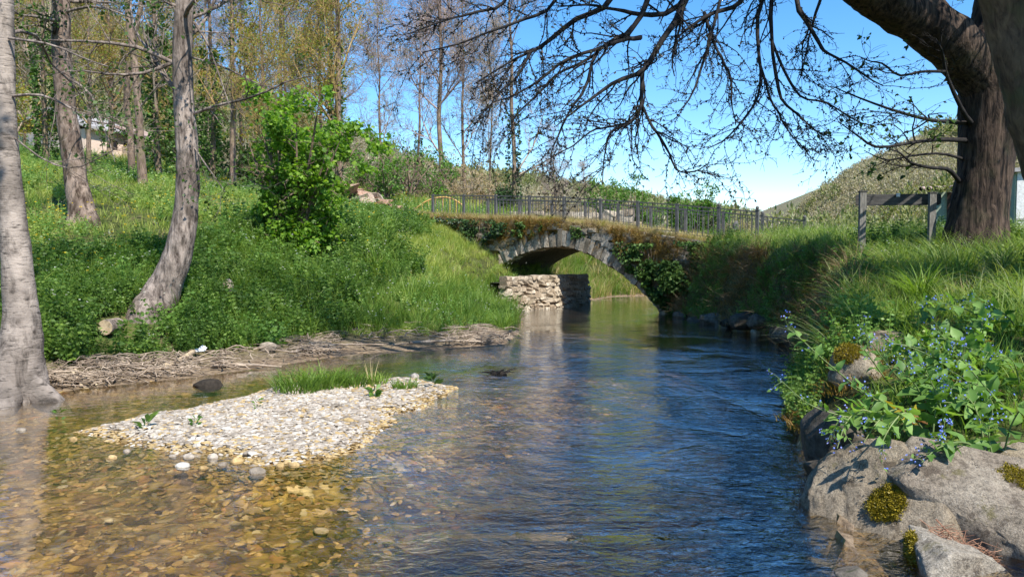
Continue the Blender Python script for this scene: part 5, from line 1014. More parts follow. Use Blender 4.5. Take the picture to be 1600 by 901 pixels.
# ivy on the bridge: patches hang on the stones, each a plant of its own
def ivy_patch(label, pts, n, s, mat, seed, thick=.28, parts=True):
    """pts: closed outline (s,z) on the bridge's near face"""
    rg = np.random.default_rng(seed); A = np.array(pts, float); lo, hi = A.min(0), A.max(0); q = lo + (hi - lo) * rg.random((n * 4, 2)); q = q[inside(q[:, 0], q[:, 1], A)]; q = q[(fbm(np.column_stack([q * 2.2, 0 * q[:, 0] + seed]), 3) > -.18)][:n]
    th_ = thick * (.5 + .8 * np.abs(fbm(np.column_stack([q * 1.6, 0 * q[:, 0] + seed + 5]), 2)) * 2); d_ = -.06 - th_ * rg.random(len(q)) ** .6
    base = bp3(A[:, 0].mean(), lo[1]); t = thing('ivy', label, 'ivy', base); p = bp3(q[:, 0], q[:, 1], d_)
    D = nrm(rg.normal(size=p.shape) * .6 + np.array([-.6, -.8, -.7])); MB().add(*leafq(p - base, D, s * (.5 + .9 * rg.random(len(p))), .8, rg, .1)).obj('leaves', M[mat], t)
    mb = MB()
    for k in range(16):
        s0 = lo[0] + (hi[0] - lo[0]) * rg.random(); zz_ = np.linspace(hi[1], hi[1] - (hi[1] - lo[1]) * (.4 + .6 * rg.random()), 6); ss = s0 + np.cumsum(rg.normal(size=6) * .06); kk = inside(ss, zz_, A)
        if kk.sum() > 3: mb.add(*tubes(bp3(ss[kk], zz_[kk], np.full(kk.sum(), -.10)) - base, np.full(kk.sum(), .009), 4))
    if mb.n: mb.obj('stems', M['stick'], t)
    return t
ivy_patch('dark ivy mound hanging over the left end of the bridge wall', [(9.3, 3.1), (8.2, 3.05), (6.7, 2.95), (5.6, 2.85), (5.7, 2.45), (6.6, 2.2), (7.2, 1.35), (8.0, .95), (8.9, 1.3), (9.3, 2.2)], 3600, .10, 'leaf_ivy', 1, .35)
ivy_patch('small ivy tuft on the stones just left of the arch crown', [(5.3, 2.85), (4.3, 2.86), (4.2, 2.6), (4.9, 2.3), (5.5, 2.4)], 500, .085, 'leaf_ivy_light', 2, .15)
ivy_patch('ivy tuft on the stones right of the arch crown', [(3.2, 2.72), (2.8, 2.6), (2.6, 2.3), (3.1, 2.25)], 200, .075, 'leaf_ivy_light', 3, .12)
ivy_patch('small ivy sprig on the right haunch of the arch', [(1.5, 2.2), (.9, 2.1), (.7, 1.7), (1.2, 1.55), (1.6, 1.8)], 330, .08, 'leaf_ivy_light', 4, .18)
ivy_patch('large light green ivy curtain over the right foot of the bridge', [(.75, 2.05), (-.2, 2.15), (-1.6, 2.1), (-1.9, 1.3), (-1.6, .2), (-.7, .05), (-.3, .2), (.2, .6), (.7, 1.1), (1.15, 1.6)], 5200, .095, 'leaf_ivy_light', 5, .42)

ivy_patch('trailing ivy over the lower right end of the arch ring', [(1.0, 1.5), (.35, 1.0), (-.2, .55), (-.7, .05), (-.25, .02), (.15, .42), (.6, .85), (1.1, 1.25)], 1500, .09, 'leaf_ivy_light', 7, .22)

# ------------------------------------------------------------------ rubble heap at the left end of the bridge
rh = thing('rubble_heap', 'heap of flat reddish stones at the left end of the bridge', 'rubble', onland(600, 335, 30)); O = np.array(rh.location)
fl_me = []
for k in range(5):
    V, Fc = blockV(300 + k, .22, .12); fl_me.append(MB().add(V, Fc).mesh('flat_stone', M['rubble'], False))
for k in range(90):
    px = 540 + 110 * RNG.random(); f = (px - 540) / 110; py = np.interp(px, [540, 570, 600, 650], [292, 300, 318, 338]) + 26 * RNG.random() * (1 - .6 * f); p = at(px, py, 29.5 + 1.8 * RNG.random()); s = .22 + .4 * RNG.random()
    put('flat_stone', fl_me[k % 5], rh, p, (s * 1.3, s, s * .28), eul(.18 * RNG.normal(), .18 * RNG.normal(), 6.28 * RNG.random()), O)
M['earth_bare'] = m_noise('bare_earth', [(.3, (.16, .10, .06)), (.7, (.30, .22, .14))], 3, .5, .05)
V = np.array([at(px, py, 30.6 + d) for d in (0, 1.6) for px, py in ((535, 298), (560, 300), (580, 308), (605, 325), (655, 343), (655, 362), (535, 362))]); n_ = 7; MB().add(rel(V, O), [np.array([[i, (i + 1) % n_, n_ + (i + 1) % n_, n_ + i] for i in range(n_)]), np.array([np.arange(n_)[::-1]]), np.array([np.arange(n_) + n_])]).obj('earth_core', M['earth_bare'], rh)

# ------------------------------------------------------------------ dead sticks along the left shore, driftwood, odds and ends
mb = MB(); PP = []; RR = []
for k in range(1400):
    px = 60 + 740 * RNG.random(); u_ = RNG.random(); py0 = np.interp(px, [0, 130, 300, 430, 560, 700, 800], [622, 607, 590, 572, 552, 546, 538]); b = gr(px, py0 - 14 * u_ ** 1.3 - 1); dens = fbm(np.array([[px * .012, 3., 0]]), 2)[0]
    if dens < -.12 and RNG.random() < .75: continue
    g_ = hz(b[0], b[1]); a_ = RNG.normal() * .55 + (0 if RNG.random() < .7 else 1.5); L = .18 + .65 * RNG.random() ** 2; d = np.array([math.cos(a_), .55 * math.sin(a_), .10 * RNG.normal()]); P0_ = np.array([b[0], b[1], max(g_, .0) + .02 + .13 * RNG.random()])
    q = np.stack([P0_ + d * L * (t - .5) + [0, 0, .03 * math.sin(t * 3)] + RNG.normal(size=3) * .02 for t in (0, .33, .66, 1)]); PP.append(q); RR.append(np.linspace(1, .5, 4) * (.004 + .011 * RNG.random() ** 2))
mb.add(*tubes(np.stack(PP), np.stack(RR), 4)); o = mb.obj('dead_twigs', M['stick']); o['kind'] = 'stuff'
def driftwood(label, pts, r0, r1, mat='stick'):
    P = np.array(pts); b = P[0].copy(); V, Fc, rr = limb(P - b, np.linspace(r0, r1, len(P)), 18, 9, .14, 9); o = MB().add(V, Fc, rr).obj('driftwood', M[mat], None, True, tuple(b)); return tag(o, label, 'driftwood', 'driftwood on the left shore')
driftwood('pale bare log slanting down to the water below the curved alder', [shore(226, 589, .03), shore(250, 581, .06), shore(280, 571, .08), shore(303, 562, .14)], .05, .034, 'log_pale')
driftwood('thin pale stick lying above the twigs beside the pale trunk', [shore(88, 596, .08), shore(120, 597, .06), shore(160, 599, .05)], .013, .008, 'log_pale')
driftwood('dark straight branch lying in the shallows left of the grassy islet', [shore(330, 577, .06), shore(380, 574, .05), shore(440, 575, .02)], .03, .015)
driftwood('long grey branch on the shore above the islet', [shore(450, 560, .1), shore(520, 552, .15), shore(600, 548, .12)], .02, .012)
driftwood('forked grey branch at the water edge nearest the bridge', [shore(640, 548, .15), shore(700, 542, .12), shore(770, 538, .06)], .03, .014)
driftwood('short broken stick upright among the twigs', [shore(128, 607, .02), shore(122, 602, .1), shore(112, 598, .17)], .022, .015, 'log_pale')
driftwood('bleached stick leaning on the twig heap', [shore(152, 604, .02), shore(135, 598, .1), shore(115, 592, .15)], .017, .011, 'log_pale')
p = shore(308, 559, .12); V, Fc = rock((.12, .05, .035), 3, .6, 2.6, 3, 9); V2, F2 = rock((.07, .03, .05), 3, .6, 2.4, 2, 12); o = MB().add(V, Fc).add(V2 + [.08, 0, .03], F2).obj('plastic_scrap', M['plastic'], None, True, tuple(p)); tag(o, 'crumpled white plastic scrap caught at the top of the pale log', 'litter')
p = onland(168, 512, 11.9); o = thing('stump', 'pale round cut end of a log in the nettles below the curved alder', 'stump', p + [0, 0, .16]); V, Fc, rr = limb([[0, .3, 0], [0, 0, 0], [0, -.08, 0]], [.125, .125, .12], 12, 14, .08, 6); MB().add(V, Fc, rr).obj('log', M['bark_grey'], o)
an = np.arange(14) * 6.283 / 14; MB().add(np.column_stack([.118 * np.cos(an), 0 * an - .0805, .118 * np.sin(an)]), np.array([np.arange(14)])).obj('cut_face', M['log_pale'], o)
def stone(label, p, size, mat, seed, group=None, sub=3, name='stone', rz=0.0, amp=.25, planes=6):
    V, Fc = rock(size, sub, amp, 1.2, planes, seed); o = MB().add(V @ rotz(rz).T, Fc).obj(name, M[mat], None, True, tuple(p)); return tag(o, label, name, group)
M['stone_pale'] = m_stone('pale_stone', [(.2, (.20, .165, .125)), (.5, (.40, .345, .28)), (.8, (.56, .52, .45))], 14, (.3, .25, .2)); M['stone_dark'] = m_stone('dark_stone', [(.2, (.02, .016, .012)), (.8, (.05, .04, .03))])
M['stone_ochre'] = m_stone('ochre_stone', [(.2, (.36, .25, .11)), (.8, (.52, .38, .19))], 14, (.22, .14, .06)); M['stone_wet'] = m_stone('wet_stone', [(.2, (.16, .10, .04)), (.5, (.34, .235, .095)), (.8, (.48, .37, .20))], 14, (.12, .075, .03))
stone('pale rounded stone on the shore left of the islet grass', shore(420, 551, .08), (.17, .11, .11), 'stone_pale', 1)
stone('brown stone half sunk in the leafy bank right of the curved alder', onland(356, 448, 14.5) + [0, 0, .25], (.12, .1, .15), 'drystone', 2)
stone('white stone standing in the dark water under the right bank', gr(1180, 522) + [0, 0, .05], (.11, .09, .09), 'stone_pale', 3)
stone('dark mossy stone breaking the surface between shore and islet', gr(326, 602) + [0, 0, .0], (.2, .14, .085), 'stone_dark', 4)
tw = thing('twig_snag', 'dark snag of twigs caught in the stream right of the islet', 'driftwood', gr(780, 584)); PP = []; 
for k in range(26):
    a_ = RNG.random() * 6.28; d = np.array([math.cos(a_), math.sin(a_) * .6, .35 * RNG.random()]); L = .10 + .2 * RNG.random(); b = RNG.normal(size=3) * [.05, .05, .01]; PP.append(np.stack([b, b + d * L * .5 + [0, 0, .02], b + d * L]))
MB().add(*tubes(np.stack(PP), np.tile([.008, .006, .003], (26, 1)), 4)).obj('twigs', M['twig_dark'], tw); V, Fc = rock((.12, .09, .05), 2, .3, 1.5, 3, 44); MB().add(V, Fc).obj('root_ball', M['stone_dark'], tw)

# ------------------------------------------------------------------ the gravel islet: single stones, the rest of the gravel as stuff
peb_me = {}
for nm, mt, sd in (('pale', 'stone_pale', 500), ('ochre', 'stone_ochre', 520), ('wet', 'stone_wet', 540)):
    peb_me[nm] = []
    for k in range(6):
        V, Fc = rock((1, 1, 1), 2, .22, 1.0, 4, sd + k, fine=.02); peb_me[nm].append(MB().add(V, Fc).mesh('stone', M[mt]))
lo, hi = ISL.min(0) - .6, ISL.max(0) + .6
q = lo + (hi - lo) * RNG.random((46000, 2)); di = pdist(q[:, 0], q[:, 1], ISL, True) * np.where(inside(q[:, 0], q[:, 1], ISL), 1, -1); di = di + .22 * fbm(np.column_stack([q * 1.6, 0 * q[:, 0]]), 3); k = (di > -.02 - .22 * RNG.random(len(q)) ** 3); q = q[k]; P = np.column_stack([q, hgt(q[:, 0], q[:, 1]) + .008])
PPR = [bpy.data.objects.new('gravel_stone', m) for m in peb_me['pale'] + peb_me['pale'][:3] + peb_me['ochre'][:1]]
for m in PPR: pass
def scatter_flat(name, P, protos, s0, s1, seed=0):
    o = scatter(name, P, protos, (s0, s1), np.random.default_rng(seed), .16); me = o.data; n = len(me.vertices); v = np.empty(n * 3, np.float32); me.attributes['scl'].data.foreach_get('vector', v); v = v.reshape(n, 3); rg = np.random.default_rng(seed + 1)
    v = v * np.column_stack([.8 + .9 * rg.random(n), .7 + .4 * rg.random(n), .28 + .22 * rg.random(n)]).astype(np.float32); me.attributes['scl'].data.foreach_set('vector', v.ravel()); return o
zz_ = P[:, 2] + .012 * RNG.normal(size=len(P)); PW = P[zz_ < .035]; P = P[zz_ >= .035]; scatter_flat('damp_gravel', PW, [bpy.data.objects.new('damp_stone', m) for m in peb_me['wet'] + peb_me['ochre'][:3] + peb_me['pale'][:3]], .006, .03, 13); scatter_flat('gravel', P, PPR, .006, .034, 3)
q = lo + (hi - lo) * RNG.random((9000, 2)); di = pdist(q[:, 0], q[:, 1], ISL, True) * np.where(inside(q[:, 0], q[:, 1], ISL), 1, -1) + .3 * fbm(np.column_stack([q * 1.3, 0 * q[:, 0]]), 3); k = (di < .05) & (di > -.75 * RNG.random(len(q)) ** 1.5); q = q[k]; P = np.column_stack([q, hgt(q[:, 0], q[:, 1]) + .01])
scatter_flat('wet_gravel', P, [bpy.data.objects.new('wet_stone', m) for m in peb_me['wet'] + peb_me['ochre'] + peb_me['pale'][:2]], .008, .036, 8)
GP = 'pale stones lying on the gravel islet'; n_in = 0
while n_in < 250:
    x, y = lo + (hi - lo) * RNG.random(2)
    dd = float(pdist(np.array([x]), np.array([y]), ISL, True)[0]) * (1 if inside(np.array([x]), np.array([y]), ISL)[0] else -1)
    if dd < .10 + .12 * RNG.random(): continue
    m = peb_me['ochre' if RNG.random() < .1 else 'pale'][RNG.integers(6)]; s = .024 + .038 * RNG.random() ** 2; o = link('stone', m, None, (x, y, hz(x, y) + .012)); o.scale = (s * (1 + .5 * RNG.random()), s * .85, s * .36); o.rotation_euler = (.15 * RNG.normal(), .15 * RNG.normal(), 6.28 * RNG.random())
    tag(o, 'flat pale stone among many like it on the gravel islet', 'stone', GP); n_in += 1
for px, py, w_, h_, kd, lb in ((285, 728, 27, 11, 'pale', 'wide cream stone at the lower left rim of the islet'), (402, 738, 27, 15, 'pale', 'bright white rounded stone, lowest at the rim of the islet'), (318, 731, 18, 9, 'ochre', 'flat ochre stone next to the wide cream one'), (295, 713, 20, 9, 'pale', 'flat stone just above the wide cream one'), (333, 715, 18, 13, 'pale', 'rounded beige stone between the cream and the white one'), (308, 702, 15, 8, 'pale', 'white pointed stone at the inner edge of the wet strip'), (199, 704, 17, 9, 'pale', 'cream oval stone alone in the shallows left of the islet'), (175, 715, 16, 10, 'ochre', 'yellow ochre stone alone in the shallows'), (115, 686, 14, 9, 'ochre', 'round sandy stone standing in the water at the far left'), (32, 672, 19, 9, 'pale', 'grey white stone nearest the left edge in the water'), (370, 720, 24, 12, 'ochre', 'tan stone wedged above the white rounded one'), (438, 728, 18, 12, 'ochre', 'orange brown stone right of the white rounded one'), (460, 726, 20, 10, 'ochre', 'brown slanted stone at the lower rim of the islet'), (390, 712, 22, 9, 'pale', 'flat grey stone above the tan stone'), (348, 726, 16, 10, 'pale', 'angular grey stone beside the rounded beige one'), (270, 712, 14, 8, 'pale', 'small white stone at the left end of the stone row'), (648, 589, 14, 10, 'pale', 'upright pale stone at the far tip of the islet'), (545, 668, 20, 9, 'wet', 'reddish brown flat stone on the right slope of the islet'), (170, 775, 16, 7, 'pale', 'grey stone just under the surface below the ochre one'), (540, 860, 36, 17, 'ochre', 'bright yellow stone under water at the bottom middle'), (500, 775, 30, 11, 'pale', 'pale flat stone under water right of the islet')):
    p = gr(px, py, 0.0); g_ = hz(p[0], p[1]); D = p[1]; m = peb_me[kd][RNG.integers(6)]; o = link('stone', m, None, (p[0], p[1], max(g_, -.015) + .25 * h_ * p[1] / F if py < 760 else g_ + .03)); a_ = w_ * D / F / 2; o.scale = (a_, a_ * .75, max(h_ * D / F * .55, a_ * .3)); o.rotation_euler = (.1 * RNG.normal(), .1 * RNG.normal(), .4 * RNG.normal()); tag(o, lb, 'stone')
# stones of the bed seen through the shallow water
n = 4200; x = -6 + 8 * RNG.random(n); y = 3.6 + 9 * RNG.random(n) ** 1.3; k = inside(x, y, RIV); x, y = x[k], y[k]; z = hgt(x, y); k = (z < -.02) & (z > -.42); P = np.column_stack([x, y, z + .004])[k]
scatter_flat('bed_stones', P, [bpy.data.objects.new('bed_stone', m) for m in peb_me['wet'] + peb_me['ochre'][:2] + peb_me['wet'][:2]], .008, .040, 6)
# grass and weeds growing on the islet
gi = region(0, 0, 1, 0, 1) if False else None
def tuft(name, label, p, cat, n, rad, h0, h1, w, bend, mat, seed, group=None, lean=(0, 0), spread=.35, heads=0):
    rg = np.random.default_rng(seed); t = thing(name, label, cat, p, group); V, q, r = blades(n, rad, h0, h1, w, bend, 7, rg, lean, spread); MB().add(V, q, r).obj('blades', M[mat], t)
    return t
for px, py, n, rad, h, lb in ((465, 612, 120, .26, .27, 'left half of the bright grass clump on the islet'), (505, 606, 150, .28, .3, 'thickest tuft of the bright grass clump on the islet'), (548, 604, 90, .2, .22, 'right end of the bright grass clump on the islet'), (588, 600, 60, .14, .16, 'small grass tuft right of the grass clump on the islet'), (634, 608, 70, .15, .13, 'low green tuft near the far tip of the islet')):
    tuft('grass_tuft', lb, shore(px, py, 0), 'grass', int(n * 2.2), rad * 1.1, h * .6, h * 1.45, .013, .6, 'grass', int(px), 'green tufts on the islet')
tuft('reed_stalk', 'tall pale reed stalk standing on the islet', shore(581, 603, 0), 'reed', 7, .04, .3, .42, .012, .15, 'grass_dry', 5)
def weed(label, p, n, s, seed, mat='leaf_alkanet', cat='weed', h=.10):
    rg = np.random.default_rng(seed); t = thing('weed', label, cat, p); a_ = np.arange(n) * 2.4 + rg.random(); D = np.column_stack([np.cos(a_), np.sin(a_), .25 + .8 * rg.random(n)]); mb = MB()
    for k in range(n): pass
    P_ = np.column_stack([.02 * np.cos(a_), .02 * np.sin(a_), h * rg.random(n)]); MB().add(*leafq(P_, D, s * (.7 + .6 * rg.random(n)), .42, rg, .7)).obj('leaves', M[mat], t); return t
weed('broad leaved weed on the left end of the islet', shore(228, 672, .01), 7, .16, 1); weed('small yellow green weed in the middle of the islet', shore(305, 668, .01), 16, .06, 2, 'leaf_young'); weed('tiny weed above the middle of the islet', shore(402, 640, .01), 12, .05, 3, 'leaf_young'); weed('dark broad leaved weed at the far tip of the islet', shore(676, 606, .03), 12, .13, 4, 'leaf_alder'); weed('spreading weed below the bright grass clump', shore(585, 622, .01), 26, .09, 5, 'leaf_young'); weed('small weed in the water left of the islet', shore(92, 657, .0), 9, .06, 6, 'leaf_young')

# ------------------------------------------------------------------ right foreground: boulders, bank stones, moss
def m_rock(name, stops, dark):
    a = N(name); n1 = a.math('ADD', a.math('MULTIPLY', a.noise(2.6, 6, .6), .8), a.math('MULTIPLY', a.orand(), .2)); n2 = a.noise(24, 8, .75); n3 = a.noise(95, 4, .7); c = a.ramp(n1, stops)
    c = a.mix(1.0, c, a.ramp(n2, [(.32, .38), (.5, .95), (.68, 1.25)]), 'MULTIPLY'); c = a.mix(1.0, c, a.ramp(n3, [(.3, .55), (.6, 1.15)]), 'MULTIPLY')
    cr = a.vor(2.3, a.mix(.32, a.geo.outputs['Position'], a.noise(3.1, 6, .7, None, 0, 'Color')), 'DISTANCE_TO_EDGE'); crk = a.math('MULTIPLY', a.ramp(cr, [(.0, 1.0), (.008, 0.0)]), a.ramp(a.noise(1.9, 3), [(.50, 0.0), (.60, .8)])); c = a.mix(a.math('MULTIPLY', crk, .75), c, dark)
    c = a.mix(a.ramp(a.noise(5.5, 7, .7), [(.56, 0.0), (.62, .7)]), c, dark); c = a.mix(a.ramp(a.noise(11.7, 6, .7), [(.64, 0.0), (.67, .65)]), c, (.52, .50, .45)); c = a.mix(a.ramp(a.noise(3.9, 7, .7), [(.60, 0.0), (.66, .6)]), c, (.16, .14, .045))
    h = a.math('ADD', a.math('ADD', n2, a.math('MULTIPLY', n3, .35)), a.math('MULTIPLY', crk, -.9)); return a.done(a.bsdf(c, .92, a.bump(h, 1.0, .035), .2))
M['boulder'] = m_rock('weathered_boulder', [(.25, (.19, .145, .095)), (.5, (.31, .25, .175)), (.75, (.42, .355, .265))], (.07, .052, .035)); M['boulder_pale'] = m_rock('pale_slab', [(.25, (.24, .19, .14)), (.5, (.38, .325, .25)), (.75, (.50, .45, .37))], (.08, .06, .045))
def slab(label, c, size, mat, seed, rot, npts=22, cuts=4, name='boulder', group=None, cat='boulder', bev=.05):
    import bmesh
    rg = np.random.default_rng(seed); p = rg.normal(size=(npts, 3)); p = p / (np.abs(p) ** 4).sum(1, keepdims=True) ** .25 * (.82 + .18 * rg.random((npts, 1)))
    bm = bmesh.new(); [bm.verts.new(q * np.asarray(size)) for q in p]; h = bmesh.ops.convex_hull(bm, input=bm.verts[:]); bmesh.ops.delete(bm, geom=[v for v in bm.verts if not v.link_faces], context='VERTS')
    bmesh.ops.dissolve_limit(bm, angle_limit=.30, verts=bm.verts[:], edges=bm.edges[:]); bmesh.ops.bevel(bm, geom=bm.edges[:], offset=bev * min(size), segments=1, affect='EDGES', profile=.6); bmesh.ops.triangulate(bm, faces=bm.faces[:])
    for _ in range(cuts): bmesh.ops.subdivide_edges(bm, edges=[e_ for e_ in bm.edges if e_.calc_length() > .03], cuts=1); bmesh.ops.triangulate(bm, faces=bm.faces[:])
    bm.verts.index_update(); V = np.array([v.co[:] for v in bm.verts]); Fc = np.array([[v.index for v in f.verts] for f in bm.faces]); bm.free()
    m_ = min(size); V = V + (.09 * m_ * fbm(V * 1.1 / m_ + seed, 3) + .05 * m_ * fbm(V * 4.2 / m_ + seed, 4) - .05 * m_ * (1 - np.abs(fbm(V * [1, 2.4, 1.6] / m_ + seed, 3)) * 3.2).clip(0) ** 4)[:, None] * nrm(V); V = V @ eul(*rot).T
    o = MB().add(V, Fc).obj(name, M[mat], None, True, tuple(c)); return tag(o, label, cat, group)
def boulder(label, c, size, mat, seed, rot=(0, 0, 0), amp=.16, planes=7, sub=5, fine=.035, name='boulder', freq=1.1, crack=0.0):
    V, Fc = rock(size, sub, amp, freq, planes, seed, fine=fine); V = V + .03 * np.asarray(size).min() * (np.floor(4 * fbm(V * 3.1 + seed, 2)) / 4)[:, None] * nrm(V); V = V @ eul(*rot).T; V = V + .014 * fbm(V * 12 + seed, 5)[:, None] * nrm(V); V = V - (crack * (1 - np.abs(fbm(V * 2.6 + seed, 3) * 2.2)).clip(0) ** 7)[:, None] * nrm(V); o = MB().add(V, Fc).obj(name, M[mat], None, True, tuple(c)); return tag(o, label, 'boulder')
b1 = boulder('big rounded boulder at the water edge with plant shadows on it', at(1385, 818, 5.15) , (.50, .66, .58), 'boulder', 21, (.25, .12, .3), .12, 4, 6, crack=.02)
b2 = slab('pale cracked slab at the lower right corner', at(1566, 792, 4.72), (.70, .44, .20), 'boulder_pale', 34, (.46, .20, -.34))
b3 = slab('pale wedge of rock at the bottom edge under the slab', at(1480, 892, 4.35), (.46, .34, .24), 'boulder_pale', 37, (.30, .30, .5))
b4 = boulder('mossy topped stone behind the flower stems on the bank edge', at(1335, 580, 7.3), (.25, .3, .26), 'boulder', 24, (0, 0, .2), .2, 6, 4)
b5 = boulder('grey stone in the weeds right of the mossy topped one', at(1385, 545, 7.9), (.32, .28, .2), 'boulder', 25, (0, .1, 0), .2, 6, 4)
boulder('dark wet rock at the foot of the bank below the blue flowers', at(1292, 690, 6.2), (.24, .34, .26), 'bank_stone', 27, (0, 0, .3), .25, 6, 4)
boulder('dark rock in the water left of the big rounded boulder', at(1292, 738, 5.7), (.15, .2, .12), 'bank_stone', 28, (0, 0, .3), .25, 6, 4)
boulder('rock hidden under the weeds at the right edge', at(1590, 735, 5.4), (.3, .3, .2), 'boulder', 29, (0, 0, .3), .2, 6, 4)
boulder('dark stone at the bottom edge under the big boulder', at(1352, 905, 4.8), (.22, .24, .16), 'bank_stone', 30, (0, 0, .3), .2, 6, 4)
lbl = ['below the right foot of the arch', 'second from the arch along the right bank', 'third from the arch under the ivy', 'with a flat face under the brown roots', 'under the overhanging roots in mid bank', 'beside the white stone in the water', 'right of the white stone in the water', 'at the bend of the right bank', 'under the seed grass at the bend', 'last before the blue flowers', 'upper one in the right bank face', 'leaning one in the right bank face', 'half buried one at the top of the bank face']
for k, (px, py, D, w_, h_) in enumerate(((1052, 490, 21.2, .5, .3), (1075, 495, 20.3, .45, .28), (1100, 497, 19.3, .5, .35), (1125, 500, 18.3, .5, .36), (1150, 500, 17.3, .5, .38), (1170, 507, 16.5, .45, .4), (1200, 512, 15.6, .5, .45), (1228, 518, 14.7, .5, .42), (1250, 530, 13.7, .4, .4), (1268, 560, 11.5, .4, .35))):
    p = at(px, py, D); V, Fc = rock((w_ * .85, w_ * .6, h_ * .62), 4, .5, 1.2, 14, 600 + k, fine=.08); V = V * (.5 + .7 * RNG.random()); p = p + [.18, 0, -.05 + .05 * RNG.normal()]; o = MB().add(V @ rotz(RNG.random() * 6).T, Fc).obj('bank_stone', M['bank_stone'], None, True, tuple(p)); tag(o, 'dark bank stone ' + lbl[k], 'stone', 'dark stones in the right bank')
for k, (px, py, D, w_) in enumerate(((1275, 735, 6.1, .06), (1285, 700, 6.4, .07), (1330, 905, 4.3, .08), (1262, 640, 8.2, .10), (1272, 668, 7.2, .07))):
    p = gr(px, py); V, Fc = rock((w_ * 1.3, w_, w_ * .7), 3, .25, 1.2, 5, 700 + k); o = MB().add(V, Fc).obj('stone', M['bank_stone'], None, True, (p[0], p[1], .02)); tag(o, ['pale wet stone beside the big boulder', 'small wet stone under the leaves', 'wet stone at the bottom edge', 'wet stone farthest along the flowery bank', 'wet stone below the flower stems'][k], 'stone')
PP = []; RR = []
for k in range(150):      # dry needles and twigs caught in the cleft between slab and wedge
    u_ = RNG.random(); q = at(1452 + 110 * u_ + 14 * RNG.normal(), 832 + 52 * u_ + 10 * RNG.normal(), 4.50 - .12 * u_ + .03 * RNG.normal()); d = nrm(np.array([.8, -.35, -.2]) + .5 * RNG.normal(size=3)) * (.03 + .06 * RNG.random()); PP.append(np.stack([q - d, q + .004 * RNG.normal(size=3), q + d])); RR.append([.0025, .0022, .0015])
o = MB().add(*tubes(np.stack(PP), np.array(RR), 4)).obj('dry_needles', M['needle'] if 'needle' in M else m_noise('dry_needle', [(.3, (.22, .10, .06)), (.7, (.42, .25, .16))], 9, .1, .005)); o['kind'] = 'stuff'
def surf(o, px, py):        # where the view line meets an object
    me = o.data; V = np.array([v.co[:] for v in me.vertices]) + np.array(o.location); d = nrm(ray(px, py)); t = (V - [0, 0, CH]) @ d; r = np.linalg.norm(V - [0, 0, CH] - t[:, None] * d, axis=1); k = np.where(r < .035)[0]
    if not len(k): k = np.argsort(r)[:4]
    return V[k[np.argmin(t[k])]]
def moss(label, o, px, py, rx, n, seed):
    c = surf(o, px, py); rg = np.random.default_rng(seed); me = o.data; V = np.array([v.co[:] for v in me.vertices]) + np.array(o.location); Nn = np.array([v.normal[:] for v in me.vertices]); D_ = np.linalg.norm(V - c, axis=1); D_ = D_ + .03 * fbm(V * 12, 2); k = np.where(D_ < rx)[0]; Vk, Nk = V[k], Nn[k]
    i = rg.integers(0, len(k), n); h = .004 + .008 * rg.random(n); lift = .020 * (1 - (D_[k][i] / rx) ** 2).clip(0); tang = rg.normal(size=(n, 3)) * .012; p = Vk[i] + tang + Nk[i] * (lift * rg.random(n) ** .4)[:, None]; dirs = nrm(Nk[i] + rg.normal(size=(n, 3)) * .5)
    t = MB().add(*leafq(p - c, dirs, h * (1 + rg.random(n)), .5, rg)).obj('moss_cushion', M['moss_leaf'], None, True, tuple(c)); return tag(t, label, 'moss')
M['moss_leaf'] = m_leaf('moss_leaf', [(.10, .085, .008), (.24, .185, .015), (.36, .28, .025)], .2)
moss('yellow moss cushion between the rounded boulder and the pale slab', b1, 1380, 785, .125, 9000, 1); moss('yellow moss cushion on top of the stone behind the flower stems', b4, 1327, 548, .13, 6000, 2); moss('thin moss strip on the left edge of the bottom wedge', b3, 1383, 870, .12, 4500, 3); moss('brown moss patch at the right end of the slab', b2, 1592, 742, .12, 4000, 4)

# ------------------------------------------------------------------ blue flowered plants: every large leaf a part
def bigleaf(seed):
    rg = np.random.default_rng(seed); k = 7; t = np.linspace(0, 1, k); w_ = np.array([.03, .22, .30, .28, .20, .10, .0]) * (1 + .1 * rg.normal(size=k)); z = -.22 * t ** 2 + .03 * rg.normal(size=k); mid = np.column_stack([t, .03 * np.sin(t * 4 + seed), z])
    L_ = mid + np.column_stack([0 * t, w_, .10 * w_ / .3 + .02 * np.sin(t * 11 + seed)]); R_ = mid + np.column_stack([0 * t, -w_, .10 * w_ / .3 + .02 * np.cos(t * 12 + seed)]); V = np.concatenate([L_, mid, R_]); i = np.arange(k - 1)
    return V, np.concatenate([np.column_stack([i + k, i + k + 1, i + 1, i]), np.column_stack([i + 2 * k, i + 2 * k + 1, i + k + 1, i + k])])
LEAF = {m: [] for m in ('leaf_alkanet', 'leaf_yellow', 'leaf_brown')}
for m in LEAF:
    for s in range(6 if m == 'leaf_alkanet' else 2): V, q = bigleaf(s + (50 if m != 'leaf_alkanet' else 0)); LEAF[m].append(MB().add(V, q, (s + .5) / 6).mesh('leaf', M[m]))
def frameq(d, roll, rg):
    d = nrm(np.asarray(d, float)); sd = nrm(np.cross([0, 0, 1.0], d) + .35 * roll * rg.normal(size=3)); sd = nrm(sd - (sd @ d) * d); return np.column_stack([d, sd, np.cross(d, sd)])
NLEAF = [0]
